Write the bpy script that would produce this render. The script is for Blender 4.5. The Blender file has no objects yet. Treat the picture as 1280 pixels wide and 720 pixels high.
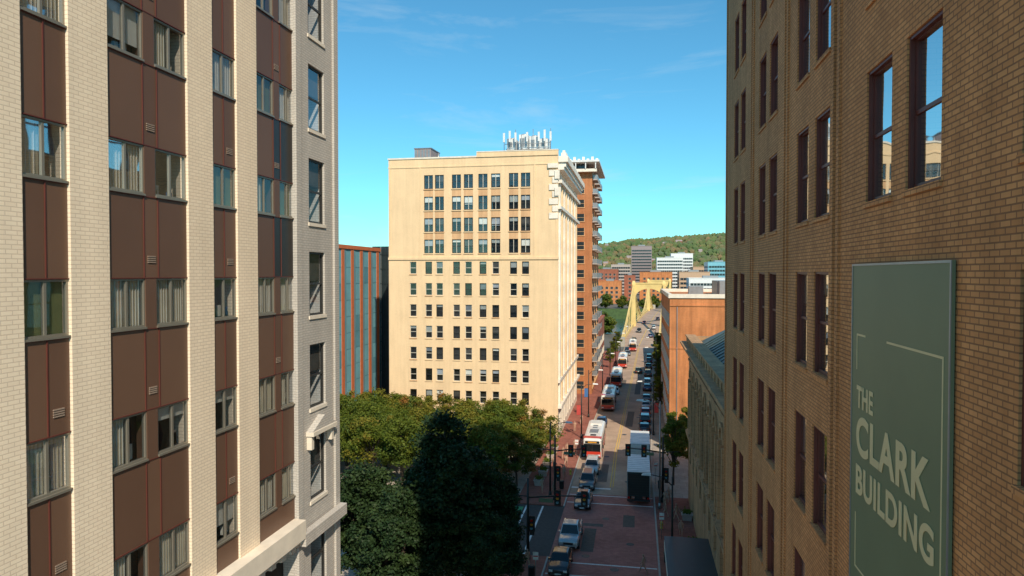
import bpy, math, random, bmesh
import numpy as np
from mathutils import Vector, Matrix, noise
random.seed(7); np.random.seed(7)
scene = bpy.context.scene
SUN_AZ = 26.0   # degrees to the right of straight-behind
SUN_EL = 40.0
H = 26.0

# ---------------------------------------------------------------- materials
M = {}
def new_mat(name):
    m = bpy.data.materials.new(name); m.use_nodes = True
    nt = m.node_tree
    b = nt.nodes["Principled BSDF"]
    M[name] = m
    return m, nt, b
def link(nt, a, b): nt.links.new(a, b)
def rgba(c): return (c[0], c[1], c[2], 1)
def noise_mul(nt, colsock_or_val, vec, scale, amt, detail=6, out=None):
    n = nt.nodes.new("ShaderNodeTexNoise"); n.inputs["Scale"].default_value = scale
    n.inputs["Detail"].default_value = detail; n.inputs["Roughness"].default_value = .6
    link(nt, vec, n.inputs["Vector"])
    mr = nt.nodes.new("ShaderNodeMapRange")
    mr.inputs["From Min"].default_value = .3; mr.inputs["From Max"].default_value = .7
    mr.inputs["To Min"].default_value = 1 - amt; mr.inputs["To Max"].default_value = 1 + amt
    link(nt, n.outputs["Fac"], mr.inputs["Value"])
    mx = nt.nodes.new("ShaderNodeVectorMath"); mx.operation = 'SCALE'
    if isinstance(colsock_or_val, tuple): mx.inputs[0].default_value = colsock_or_val[:3]
    else: link(nt, colsock_or_val, mx.inputs[0])
    link(nt, mr.outputs[0], mx.inputs["Scale"])
    return mx.outputs[0], n.outputs["Fac"]
def pmat(name, col, rough=.7, metal=0., amt=.12, scale=1.5, bump=0., coat=0., amt2=0., scale2=.15, spec=.5):
    m, nt, b = new_mat(name)
    g = nt.nodes.new("ShaderNodeNewGeometry")
    s, f = noise_mul(nt, tuple(col), g.outputs["Position"], scale, amt, 3)
    if amt2: s, _ = noise_mul(nt, s, g.outputs["Position"], scale2, amt2, 3)
    link(nt, s, b.inputs["Base Color"])
    b.inputs["Roughness"].default_value = rough; b.inputs["Metallic"].default_value = metal
    b.inputs["Coat Weight"].default_value = coat; b.inputs["Specular IOR Level"].default_value = spec
    if bump:
        bp = nt.nodes.new("ShaderNodeBump"); bp.inputs["Strength"].default_value = bump; bp.inputs["Distance"].default_value = .02
        link(nt, f, bp.inputs["Height"]); link(nt, bp.outputs[0], b.inputs["Normal"])
    return m
def wallvec(nt):
    g = nt.nodes.new("ShaderNodeNewGeometry")
    sp = nt.nodes.new("ShaderNodeSeparateXYZ"); link(nt, g.outputs["Position"], sp.inputs[0])
    sn = nt.nodes.new("ShaderNodeSeparateXYZ"); link(nt, g.outputs["True Normal"], sn.inputs[0])
    def th(s):
        a = nt.nodes.new("ShaderNodeMath"); a.operation = 'ABSOLUTE'; link(nt, s, a.inputs[0])
        t = nt.nodes.new("ShaderNodeMath"); t.operation = 'GREATER_THAN'; t.inputs[1].default_value = .5
        link(nt, a.outputs[0], t.inputs[0]); return t.outputs[0]
    def mul(a, b_):
        t = nt.nodes.new("ShaderNodeMath"); t.operation = 'MULTIPLY'; link(nt, a, t.inputs[0]); link(nt, b_, t.inputs[1]); return t.outputs[0]
    def add(a, b_):
        t = nt.nodes.new("ShaderNodeMath"); t.operation = 'ADD'; link(nt, a, t.inputs[0]); link(nt, b_, t.inputs[1]); return t.outputs[0]
    nx, ny, nz = th(sn.outputs[0]), th(sn.outputs[1]), th(sn.outputs[2])
    u = add(mul(sp.outputs[1], nx), add(mul(sp.outputs[0], ny), mul(sp.outputs[0], nz)))
    inv = nt.nodes.new("ShaderNodeMath"); inv.operation = 'SUBTRACT'; inv.inputs[0].default_value = 1; link(nt, nz, inv.inputs[1])
    v = add(mul(sp.outputs[2], inv.outputs[0]), mul(sp.outputs[1], nz))
    c = nt.nodes.new("ShaderNodeCombineXYZ"); link(nt, u, c.inputs[0]); link(nt, v, c.inputs[1])
    return c.outputs[0], g.outputs["Position"]
def bmat(name, c1, c2, mortar, bw=.24, bh=.085, ms=.012, bump=.5, amt=.15, rough=.85, streak=.12):
    m, nt, b = new_mat(name)
    vec, pos = wallvec(nt)
    br = nt.nodes.new("ShaderNodeTexBrick")
    br.inputs["Scale"].default_value = 1; br.inputs["Brick Width"].default_value = bw
    br.inputs["Row Height"].default_value = bh; br.inputs["Mortar Size"].default_value = ms
    br.inputs["Mortar Smooth"].default_value = .2
    br.inputs["Color1"].default_value = rgba(c1); br.inputs["Color2"].default_value = rgba(c2); br.inputs["Mortar"].default_value = rgba(mortar)
    link(nt, vec, br.inputs["Vector"])
    s, _ = noise_mul(nt, br.outputs["Color"], pos, .35, amt, 5)
    mp = nt.nodes.new("ShaderNodeMapping"); mp.inputs["Scale"].default_value = (1.6, 1.6, .12); link(nt, pos, mp.inputs[0])
    s, _ = noise_mul(nt, s, mp.outputs[0], 1.2, streak, 4)
    link(nt, s, b.inputs["Base Color"]); b.inputs["Roughness"].default_value = rough
    b.inputs["Specular IOR Level"].default_value = .25
    if bump:
        bp = nt.nodes.new("ShaderNodeBump"); bp.inputs["Strength"].default_value = bump; bp.inputs["Distance"].default_value = .01
        bp.invert = True
        link(nt, br.outputs["Fac"], bp.inputs["Height"]); link(nt, bp.outputs[0], b.inputs["Normal"])
    return m
def glassmat(name, tint=(.9, .95, 1), refl=.22, rough=.02):
    m = bpy.data.materials.new(name); m.use_nodes = True; nt = m.node_tree; nt.nodes.clear(); M[name] = m
    o = nt.nodes.new("ShaderNodeOutputMaterial"); mx = nt.nodes.new("ShaderNodeMixShader")
    t = nt.nodes.new("ShaderNodeBsdfTransparent"); t.inputs[0].default_value = rgba(tint)
    gl = nt.nodes.new("ShaderNodeBsdfGlossy"); gl.inputs["Roughness"].default_value = rough
    lw = nt.nodes.new("ShaderNodeLayerWeight"); lw.inputs[0].default_value = .35
    mr = nt.nodes.new("ShaderNodeMapRange"); mr.inputs["To Min"].default_value = refl * .4; mr.inputs["To Max"].default_value = min(1, refl * 3)
    link(nt, lw.outputs["Fresnel"], mr.inputs["Value"]); link(nt, mr.outputs[0], mx.inputs[0])
    g = nt.nodes.new("ShaderNodeNewGeometry"); n = nt.nodes.new("ShaderNodeTexNoise"); n.inputs["Scale"].default_value = .9; n.inputs["Detail"].default_value = 1
    link(nt, g.outputs["Position"], n.inputs["Vector"])
    bp = nt.nodes.new("ShaderNodeBump"); bp.inputs["Strength"].default_value = .15; bp.inputs["Distance"].default_value = .05
    link(nt, n.outputs["Fac"], bp.inputs["Height"]); link(nt, bp.outputs[0], gl.inputs["Normal"])
    link(nt, t.outputs[0], mx.inputs[1]); link(nt, gl.outputs[0], mx.inputs[2]); link(nt, mx.outputs[0], o.inputs[0])
    return m
def leafmat(name, col, col2, trans=True, sc=1.1):
    m, nt, b = new_mat(name)
    g = nt.nodes.new("ShaderNodeNewGeometry")
    n = nt.nodes.new("ShaderNodeTexNoise"); n.inputs["Scale"].default_value = sc; n.inputs["Detail"].default_value = 2
    link(nt, g.outputs["Position"], n.inputs["Vector"])
    r = nt.nodes.new("ShaderNodeValToRGB"); r.color_ramp.elements[0].position = .35; r.color_ramp.elements[1].position = .65
    r.color_ramp.elements[0].color = rgba(col); r.color_ramp.elements[1].color = rgba(col2)
    link(nt, n.outputs["Fac"], r.inputs[0])
    link(nt, r.outputs[0], b.inputs["Base Color"]); b.inputs["Roughness"].default_value = .6; b.inputs["Specular IOR Level"].default_value = .2
    if trans:
        tr = nt.nodes.new("ShaderNodeBsdfTranslucent"); link(nt, r.outputs[0], tr.inputs[0])
        mx = nt.nodes.new("ShaderNodeMixShader"); mx.inputs[0].default_value = .3
        link(nt, b.outputs[0], mx.inputs[1]); link(nt, tr.outputs[0], mx.inputs[2])
        link(nt, mx.outputs[0], nt.nodes["Material Output"].inputs[0])
    return m

bmat("cream_pier_brick", (.90, .74, .56), (.85, .69, .52), (.68, .54, .41), bw=.24, bh=.085, ms=.010, amt=.05, streak=.05, bump=.25)
bmat("grey_white_brick", (.56, .51, .46), (.50, .46, .42), (.38, .35, .32), bw=.24, bh=.085, amt=.08, streak=.08, bump=.25)
bmat("tan_brick", (.62, .315, .13), (.50, .24, .095), (.27, .14, .07), bw=.26, bh=.092, ms=.013, amt=.14, streak=.14, bump=.6)
bmat("cream_brick", (.84, .60, .36), (.80, .57, .34), (.72, .51, .31), amt=.05, streak=.06, bump=.05)
bmat("cream_spandrel", (.68, .41, .22), (.64, .38, .20), (.58, .35, .19), amt=.08, bump=.05)
bmat("orange_brick", (.58, .20, .065), (.50, .165, .055), (.46, .24, .12), amt=.16, streak=.2)
bmat("brown_brick", (.50, .19, .08), (.42, .15, .06), (.4, .2, .1), amt=.1)
bmat("red_brick", (.36, .10, .055), (.30, .085, .05), (.3, .15, .1), amt=.15)
bmat("stone_ashlar", (.50, .30, .16), (.44, .265, .14), (.22, .13, .075), bw=1.1, bh=.45, ms=.015, amt=.2, streak=.22)
bmat("sidewalk_brick", (.34, .12, .085), (.26, .09, .065), (.2, .1, .08), bw=.4, bh=.2, ms=.015, amt=.2)
bmat("intersection_brick", (.46, .19, .15), (.39, .15, .125), (.3, .15, .12), bw=.4, bh=.2, ms=.012, amt=.18, bump=.2)
bmat("concrete_paving", (.40, .34, .28), (.35, .30, .25), (.22, .19, .16), bw=1.5, bh=1.5, ms=.02, amt=.15, bump=.2)
pmat("white_stone", (.76, .67, .56), .8, amt=.1)
pmat("terracotta_white", (.80, .71, .60), .6, amt=.14, scale=.7)
pmat("brown_panel", (.15, .08, .05), .5, amt=.05, scale=.6)
pmat("dark_brown_panel", (.13, .068, .043), .5, amt=.05, scale=.6)
pmat("black_panel", (.02, .018, .018), .4, amt=.05)
pmat("louver", (.3, .22, .17), .5)
pmat("alu_frame", (.30, .27, .22), .4, .5, amt=.05)
pmat("brown_frame", (.12, .03, .022), .5, amt=.1)
pmat("dark_frame", (.03, .028, .026), .5)
pmat("white_frame", (.62, .56, .46), .5)
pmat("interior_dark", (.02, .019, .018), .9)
pmat("interior_mid", (.07, .06, .05), .9, amt=.5, scale=1.2)
pmat("blind_cream", (.66, .55, .38), .85, amt=.1, scale=3)
pmat("blind_white", (.80, .74, .64), .85, amt=.06)
pmat("blind_grey", (.42, .42, .43), .85, amt=.15)
pmat("blind_olive", (.25, .26, .10), .9, amt=.15)
glassmat("window_glass"); glassmat("glass_bright", refl=.27); glassmat("glass_dim", refl=.10)
pmat("roof_gravel", (.22, .21, .2), .95, amt=.2, scale=.5)
pmat("roof_teal", (.085, .125, .11), .5, .2, amt=.25, scale=.8)
pmat("metal_grey", (.32, .33, .34), .45, .6)
pmat("metal_white", (.70, .70, .69), .5, 0)
pmat("pole_dark", (.03, .035, .035), .5, .3)
pmat("pole_grey", (.28, .29, .29), .4, .7)
pmat("signal_black", (.015, .015, .015), .5)
pmat("signal_yellow", (.6, .42, .04), .5)
pmat("asphalt", (.06, .056, .052), .9, amt=.2, scale=3, bump=.2, amt2=.2)
pmat("asphalt_patch", (.12, .10, .085), .9, amt=.2, scale=3, bump=.2)
pmat("road_concrete", (.40, .285, .21), .9, amt=.1, scale=2.5, bump=.15, amt2=.2, scale2=.25)
pmat("ground_city", (.13, .12, .10), .95, amt=.25, scale=.05, amt2=.2, scale2=.01)
pmat("kerb_stone", (.42, .38, .33), .85)
pmat("paint_white", (.75, .72, .68), .7, amt=.15, scale=4)
pmat("paint_yellow", (.66, .42, .06), .7, amt=.2, scale=4)
pmat("bike_green", (.06, .3, .12), .8)
pmat("grass", (.05, .09, .025), .95, amt=.3, scale=.5)
pmat("bark", (.07, .05, .035), .95, amt=.3, scale=6, bump=.5)
pmat("bridge_yellow", (.70, .50, .19), .6, amt=.12, scale=.3)
pmat("pier_stone", (.4, .36, .3), .9)
m, nt, b = new_mat("river_water"); b.inputs["Base Color"].default_value = (.04, .085, .045, 1); b.inputs["Roughness"].default_value = .18
n = nt.nodes.new("ShaderNodeTexNoise"); n.inputs["Scale"].default_value = .5; bp = nt.nodes.new("ShaderNodeBump"); bp.inputs["Strength"].default_value = .3
g = nt.nodes.new("ShaderNodeNewGeometry"); link(nt, g.outputs["Position"], n.inputs["Vector"]); link(nt, n.outputs["Fac"], bp.inputs["Height"]); link(nt, bp.outputs[0], b.inputs["Normal"])
leafmat("leaf_a", (.08, .115, .014), (.14, .17, .02)); leafmat("leaf_b", (.05, .08, .014), (.085, .12, .018), False); leafmat("leaf_yellow", (.15, .165, .02), (.22, .18, .025)); leafmat("leaf_orange", (.19, .11, .02), (.22, .09, .02), False)
leafmat("leaf_dark", (.014, .034, .012), (.028, .052, .016), False); leafmat("leaf_shaded_b", (.022, .044, .013), (.038, .064, .018), False)  # front trees' leaves: the shade on them is painted in as darker colour
pmat("tire", (.018, .018, .018), .85); pmat("rim", (.45, .45, .46), .3, .9); pmat("car_trim", (.025, .025, .027), .5)
pmat("lamp_clear", (.7, .7, .68), .15); pmat("lamp_red", (.5, .02, .015), .25); pmat("lamp_amber", (.7, .3, .03), .3)
m, nt, b = new_mat("car_glass"); b.inputs["Base Color"].default_value = (.012, .014, .016, 1); b.inputs["Roughness"].default_value = .04
for nme, c in dict(silver=(.45, .46, .47), white=(.72, .72, .7), black=(.015, .015, .017), grey=(.14, .145, .15), blue=(.03, .07, .16), red=(.36, .03, .02), darkgreen=(.03, .06, .045)).items():
    pmat("carpaint_" + nme, c, .32, .25, amt=.03, coat=.7)
pmat("bus_white", (.74, .7, .64), .4, amt=.06, coat=.4); pmat("bus_red", (.55, .045, .025), .4, amt=.06, coat=.4)
pmat("sign_green", (.15, .195, .11), .55, amt=.05, scale=.7); pmat("sign_text", (.62, .56, .32), .6, amt=.04)
pmat("teal_glass", (.13, .33, .42), .3, .0, amt=.15, scale=.3); pmat("teal_glass_b", (.20, .46, .56), .3, .0, amt=.12, scale=.3)
pmat("stripe_orange", (.62, .17, .07), .6); pmat("dark_cladding", (.03, .045, .05), .4, .3)
pmat("office_glass", (.035, .05, .06), .12, .3, amt=.3, scale=.3)
pmat("far_concrete", (.46, .38, .34), .85); pmat("far_grey", (.30, .24, .24), .8); pmat("far_white", (.72, .72, .72), .7); pmat("far_tan", (.52, .34, .22), .85)
pmat("skin", (.45, .27, .19), .6); pmat("hair", (.03, .02, .015), .8)
for k, c in dict(a=(.05, .07, .16), b=(.4, .38, .35), c=(.3, .04, .04), d=(.02, .02, .022), e=(.09, .1, .12), f=(.3, .24, .14)).items(): pmat("cloth_" + k, c, .9)
pmat("shoe", (.03, .025, .022), .7)
pmat("banner_red", (.5, .06, .05), .8); pmat("banner_blue", (.05, .16, .4), .8)
leafmat("hill_leaf", (.085, .135, .05), (.15, .165, .06), False, .02); leafmat("hill_leaf_hazed_b", (.11, .14, .07), (.22, .15, .07), False, .02)  # distance haze put into the hill foliage colours as a paler, bluer tone

# ---------------------------------------------------------------- mesh builder
class MB:
    def __init__(s): s.v = []; s.f = []; s.m = []; s.names = []; s.sm = []
    def mi(s, name):
        if name not in s.names: s.names.append(name)
        return s.names.index(name)
    def add(s, vs, fs, mat, smooth=False):
        o = len(s.v); s.v.extend(vs); k = s.mi(mat)
        for f in fs: s.f.append(tuple(i + o for i in f)); s.m.append(k); s.sm.append(smooth)
    def box(s, x0, x1, y0, y1, z0, z1, mat):
        if x0 > x1: x0, x1 = x1, x0
        if y0 > y1: y0, y1 = y1, y0
        v = [(x0, y0, z0), (x1, y0, z0), (x1, y1, z0), (x0, y1, z0), (x0, y0, z1), (x1, y0, z1), (x1, y1, z1), (x0, y1, z1)]
        s.add(v, [(0, 3, 2, 1), (4, 5, 6, 7), (0, 1, 5, 4), (1, 2, 6, 5), (2, 3, 7, 6), (3, 0, 4, 7)], mat)
    def fbox(s, F, u0, u1, z0, z1, n0, n1, mat):
        a = F.p(u0, n0); b_ = F.p(u1, n1); s.box(a[0], b_[0], a[1], b_[1], z0, z1, mat)
    def fquad(s, F, u0, u1, z0, z1, n, mat):
        a = F.p(u0, n); b_ = F.p(u1, n)
        s.add([(a[0], a[1], z0), (b_[0], b_[1], z0), (b_[0], b_[1], z1), (a[0], a[1], z1)], [(0, 1, 2, 3)], mat)
    def loft(s, loops, mat, cap=True, smooth=True, mats=None):
        n = len(loops[0]); vs = [p for l in loops for p in l]; o = len(s.v); s.v.extend(vs)
        for i in range(len(loops) - 1):
            k = s.mi(mats[i] if mats else mat)
            for j in range(n):
                a = i * n + j; b_ = i * n + (j + 1) % n
                s.f.append((o + a, o + b_, o + b_ + n, o + a + n)); s.m.append(k); s.sm.append(smooth)
        if cap:
            s.f.append(tuple(o + j for j in range(n))[::-1]); s.m.append(s.mi(mats[0] if mats else mat)); s.sm.append(False)
            s.f.append(tuple(o + (len(loops) - 1) * n + j for j in range(n))); s.m.append(s.mi(mats[-1] if mats else mat)); s.sm.append(False)
    def tube(s, pts, rads, mat, n=8):
        pts = [Vector(p) for p in pts]; loops = []
        if not hasattr(rads, '__len__'): rads = [rads] * len(pts)
        for i, p in enumerate(pts):
            d = (pts[min(i + 1, len(pts) - 1)] - pts[max(i - 1, 0)]).normalized()
            a = d.orthogonal().normalized() if abs(d.z) < .99 else Vector((1, 0, 0))
            if abs(d.z) < .99: a = d.cross(Vector((0, 0, 1))).normalized()
            b_ = d.cross(a)
            loops.append([tuple(p + (a * math.cos(t) + b_ * math.sin(t)) * rads[i]) for t in [2 * math.pi * k / n for k in range(n)]])
        s.loft(loops, mat)
    def obj(s, name, parent=None, recalc=True):
        me = bpy.data.meshes.new(name); me.from_pydata(s.v, [], s.f)
        for nme in s.names: me.materials.append(M[nme])
        me.polygons.foreach_set("material_index", s.m); me.polygons.foreach_set("use_smooth", s.sm)
        if recalc:
            bm = bmesh.new(); bm.from_mesh(me); bmesh.ops.recalc_face_normals(bm, faces=bm.faces[:]); bm.to_mesh(me); bm.free()
        me.update()
        o = bpy.data.objects.new(name, me); scene.collection.objects.link(o)
        if parent: o.parent = parent
        return o
class F:
    def __init__(s, o, u, n): s.o = o; s.u = u; s.n = n
    def p(s, u, n): return (s.o[0] + s.u[0] * u + s.n[0] * n, s.o[1] + s.u[1] * u + s.n[1] * n)
def empty(name):
    e = bpy.data.objects.new(name, None); scene.collection.objects.link(e); e.empty_display_size = 1; return e
def facade(mb, f, u0, u1, z0, z1, cols, rows, depth, wall, skip=(), span=None):
    e = u0
    for (a, b_) in cols:
        if a > e: mb.fbox(f, e, a, z0, z1, -depth, 0, wall)
        e = b_
    if u1 > e: mb.fbox(f, e, u1, z0, z1, -depth, 0, wall)
    for ci, (a, b_) in enumerate(cols):
        e = z0
        for ri, (za, zb) in enumerate(rows):
            if (ci, ri) in skip: continue
            if za > e: mb.fbox(f, a, b_, e, za, -depth, 0 if not span else -.02, span(ci, e, za) if span else wall)
            e = zb
        if z1 > e: mb.fbox(f, a, b_, e, z1, -depth, 0, wall)
def window(mb, f, a, b_, z0, z1, n, fr="dark_frame", kind="hung", fw=.06, blind=None, sill=None, glass="window_glass"):
    mb.fbox(f, a, a + fw, z0, z1, n - .05, n + .04, fr); mb.fbox(f, b_ - fw, b_, z0, z1, n - .05, n + .04, fr)
    mb.fbox(f, a + fw, b_ - fw, z0, z0 + fw, n - .05, n + .04, fr); mb.fbox(f, a + fw, b_ - fw, z1 - fw, z1, n - .05, n + .04, fr)
    if kind == "hung":
        zm = (z0 + z1) / 2; mb.fbox(f, a + fw, b_ - fw, zm - .035, zm + .035, n - .04, n + .03, fr)
    elif kind == "slide":
        m_ = (a + b_) / 2; mb.fbox(f, m_ - .03, m_ + .03, z0 + fw, z1 - fw, n - .04, n + .03, fr)
    mb.fquad(f, a + fw, b_ - fw, z0 + fw, z1 - fw, n, glass)
    if blind:
        mat, frac, side = blind
        h = (z1 - z0)
        if side == "top": mb.fquad(f, a + .02, b_ - .02, z1 - h * frac, z1, n - .08, mat)
        elif side == "left": mb.fquad(f, a + .02, a + (b_ - a) * frac, z0, z1, n - .08, mat)
        else: mb.fquad(f, b_ - (b_ - a) * frac, b_ - .02, z0, z1, n - .08, mat)
    if sill: mb.fbox(f, a - .06, b_ + .06, z0 - .12, z0 - .002, -.05, .06, sill)

# ---------------------------------------------------------------- left apartment building
def apartment():
    e = empty("apartment_building"); X = -11.1
    f = F((X, 0), (0, 1), (1, 0))
    w = MB(); wi = MB(); p = MB()
    piers = [(9.78, 10.8), (11.88, 12.9), (15.54, 16.57), (17.69, 18.72)]
    bays = [(7.1, 9.78, 2), (10.8, 11.88, 1), (12.9, 15.54, 2), (16.57, 17.69, 1), (18.72, 21.15, 2)]
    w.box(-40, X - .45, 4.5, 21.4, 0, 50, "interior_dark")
    w.fbox(f, 4.5, 7.1, 0, 50, -.45, .0, "cream_pier_brick")
    for a, b_ in piers: w.fbox(f, a, b_, 17.9, 50, -.45, .03, "cream_pier_brick"); w.fbox(f, a, b_, 0, 17.1, -.45, .03, "cream_pier_brick")
    w.fbox(f, 7.1, 20.9, 17.3, 17.9, -.45, .4, "white_stone"); w.fbox(f, 7.1, 20.9, 17.1, 17.3, -.45, .24, "white_stone")
    for i in range(22): w.fbox(f, 7.3 + i * .62, 7.55 + i * .62, 16.95, 17.1, -.1, .2, "white_stone")
    w.fbox(f, 7.1, 21.2, 0, 14.2, -.45, -.1, "stone_ashlar")
    w.fbox(f, 4.3, 21.4, 50, 51, -1, .3, "white_stone")
    rows = [18.68 + 3.05 * i for i in range(0, 11)]
    rnd = random.Random(3)
    for bi, (a, b_, n) in enumerate(bays):
        if n == 1: ws = [(a + .01, b_ - .01)]
        else:
            ww = min(1.14, (b_ - a - .34) / 2); ws = [(a + .01, a + ww), (b_ - ww, b_ - .01)]
        for zi, z in enumerate(rows):
            zt = z + 1.1
            top_next = z + 3.05
            for wa, wb in ws:
                c = rnd.random()
                bl = ("blind_cream", 1, "top") if c < .36 else ("blind_white", 1, "top") if c < .56 else ("blind_cream", .5, "left") if c < .72 else ("blind_white", rnd.uniform(.3, .8), "top") if c < .85 else ("blind_olive", 1, "top") if c < .9 else None
                if bi == 1 and zi == 2: bl = ("blind_olive", 1, "top")
                window(wi, f, wa, wb, z, zt, -.08, "alu_frame", "slide", .04, bl)
                wi.fbox(f, wa, wb, z - .05, z - .003, -.14, .015, "alu_frame")
                if bl and bl[2] == "left" or (bl and bl[1] == 1 and bl[0] != "blind_olive"):
                    k = int((wb - wa) / .09)
                    for q in range(k):
                        uu = wa + .05 + q * .09
                        if uu > wa + (wb - wa) * bl[1] - .05: break
                        wi.fbox(f, uu, uu + .012, z + .04, zt - .04, -.155, -.135, "blind_cream" if bl[0] == "blind_white" else "blind_white")
                if bl is None or bl[1] < 1:
                    for q in range(3):
                        uu = rnd.uniform(wa + .1, wb - .25); wi.fbox(f, uu, uu + .12, z + .05, z + rnd.uniform(.15, .4), -.3, -.22, rnd.choice(["blind_white", "banner_blue", "cloth_c", "cloth_f"]))
            if n == 2: p.fbox(f, ws[0][1], ws[1][0], z - .06, zt + .02, -.3, -.02, "dark_brown_panel")
            zlo, zhi = zt + .02, top_next - .06
            k = 2 if n == 1 else 3
            us = [a + (b_ - a) * t / k for t in range(k + 1)]
            if n == 2: us = [a, a + (b_ - a) * .42, a + (b_ - a) * .60, b_]
            blk = bi == 4 and zi in (2, 3)
            for j in range(k):
                mt = "brown_panel" if (j + zi) % 2 else "dark_brown_panel"
                if blk and j > 0: mt = "black_panel"
                p.fbox(f, us[j] + .012, us[j + 1] - .012, zlo + .01, zhi - .01, -.3, -.03, mt)
                if j < k - 1: p.fbox(f, us[j + 1] - .012, us[j + 1] + .012, zlo + .012, zhi - .012, -.3, -.012, "brown_frame")
            p.fbox(f, a, b_, zhi - .01, zhi + .012, -.3, -.012, "brown_frame"); p.fbox(f, a, b_, zlo - .012, zlo + .01, -.3, -.012, "brown_frame")
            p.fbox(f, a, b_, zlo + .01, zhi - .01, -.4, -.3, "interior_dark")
            if rnd.random() < .6:
                uu = us[-1] - .42 if n == 1 else us[2] - .36
                for q in range(4): p.fbox(f, uu, uu + .26, zlo + .35 + q * .045, zlo + .375 + q * .045, -.03, -.01, "louver")
        p.fbox(f, a, b_, 17.9, rows[0] - .06, -.3, -.03, "brown_panel")
    w.obj("walls", e); wi.obj("windows", e); p.obj("spandrel_panels", e)
apartment()

def corner_tower():
    e = empty("white_brick_building"); X = -11.1
    f = F((X + .06, 0), (0, 1), (1, 0)); w = MB(); wi = MB()
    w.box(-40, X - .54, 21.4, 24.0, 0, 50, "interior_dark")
    top0 = 29.95 - 3.2 * 8
    rr = [(top0 + 3.2 * i - 2.2, top0 + 3.2 * i) for i in range(0, 15) if top0 + 3.2 * i < 49.5]
    facade(w, f, 20.95, 24.0, 0, 50, [(21.9, 23.1)], rr, .6, "grey_white_brick")
    g = F((0, 24.0), (1, 0), (0, 1)); w.fbox(g, -40, X + .06, 0, 50, 0, .1, "grey_white_brick")
    w.fbox(f, 20.9, 21.25, 0, 50, 0, .08, "grey_white_brick"); w.fbox(f, 23.75, 24.1, 0, 50, 0, .08, "grey_white_brick")
    rnd = random.Random(5)
    for r in rr:
        window(wi, f, 21.9, 23.1, r[0], r[1], -.12, "dark_frame", "hung", .07, ("interior_mid", rnd.uniform(.4, .5), "top") if rnd.random() < .8 else None, None, "glass_dim")
        w.fbox(f, 21.85, 23.15, r[0] - .12, r[0] - .003, -.1, .04, "white_stone")
    w.fbox(f, 20.9, 24.05, 50, 51.2, -.5, .5, "white_stone")
    z = [r[1] for r in rr if abs(r[1] - 20.35) < .4][0]
    w.fbox(f, 21.6, 23.45, z + .12, z + .26, -.05, .28, "white_stone")
    w.fbox(f, 21.65, 21.82, z - .35, z + .12, -.05, .18, "white_stone"); w.fbox(f, 23.2, 23.37, z - .35, z + .12, -.05, .18, "white_stone")
    x0 = X + .05; x1 = X + .3
    w.add([(x0, 21.6, z + .26), (x0, 23.45, z + .26), (x0, 22.52, z + .7), (x1, 21.6, z + .26), (x1, 23.45, z + .26), (x1, 22.52, z + .7)], [(0, 2, 1), (3, 4, 5), (0, 1, 4, 3), (1, 2, 5, 4), (2, 0, 3, 5)], "grey_white_brick")
    w.fbox(f, 20.88, 24.12, 17.0, 17.4, 0.081, .34, "grey_white_brick")
    w.obj("walls", e); wi.obj("windows", e)
corner_tower()

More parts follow.
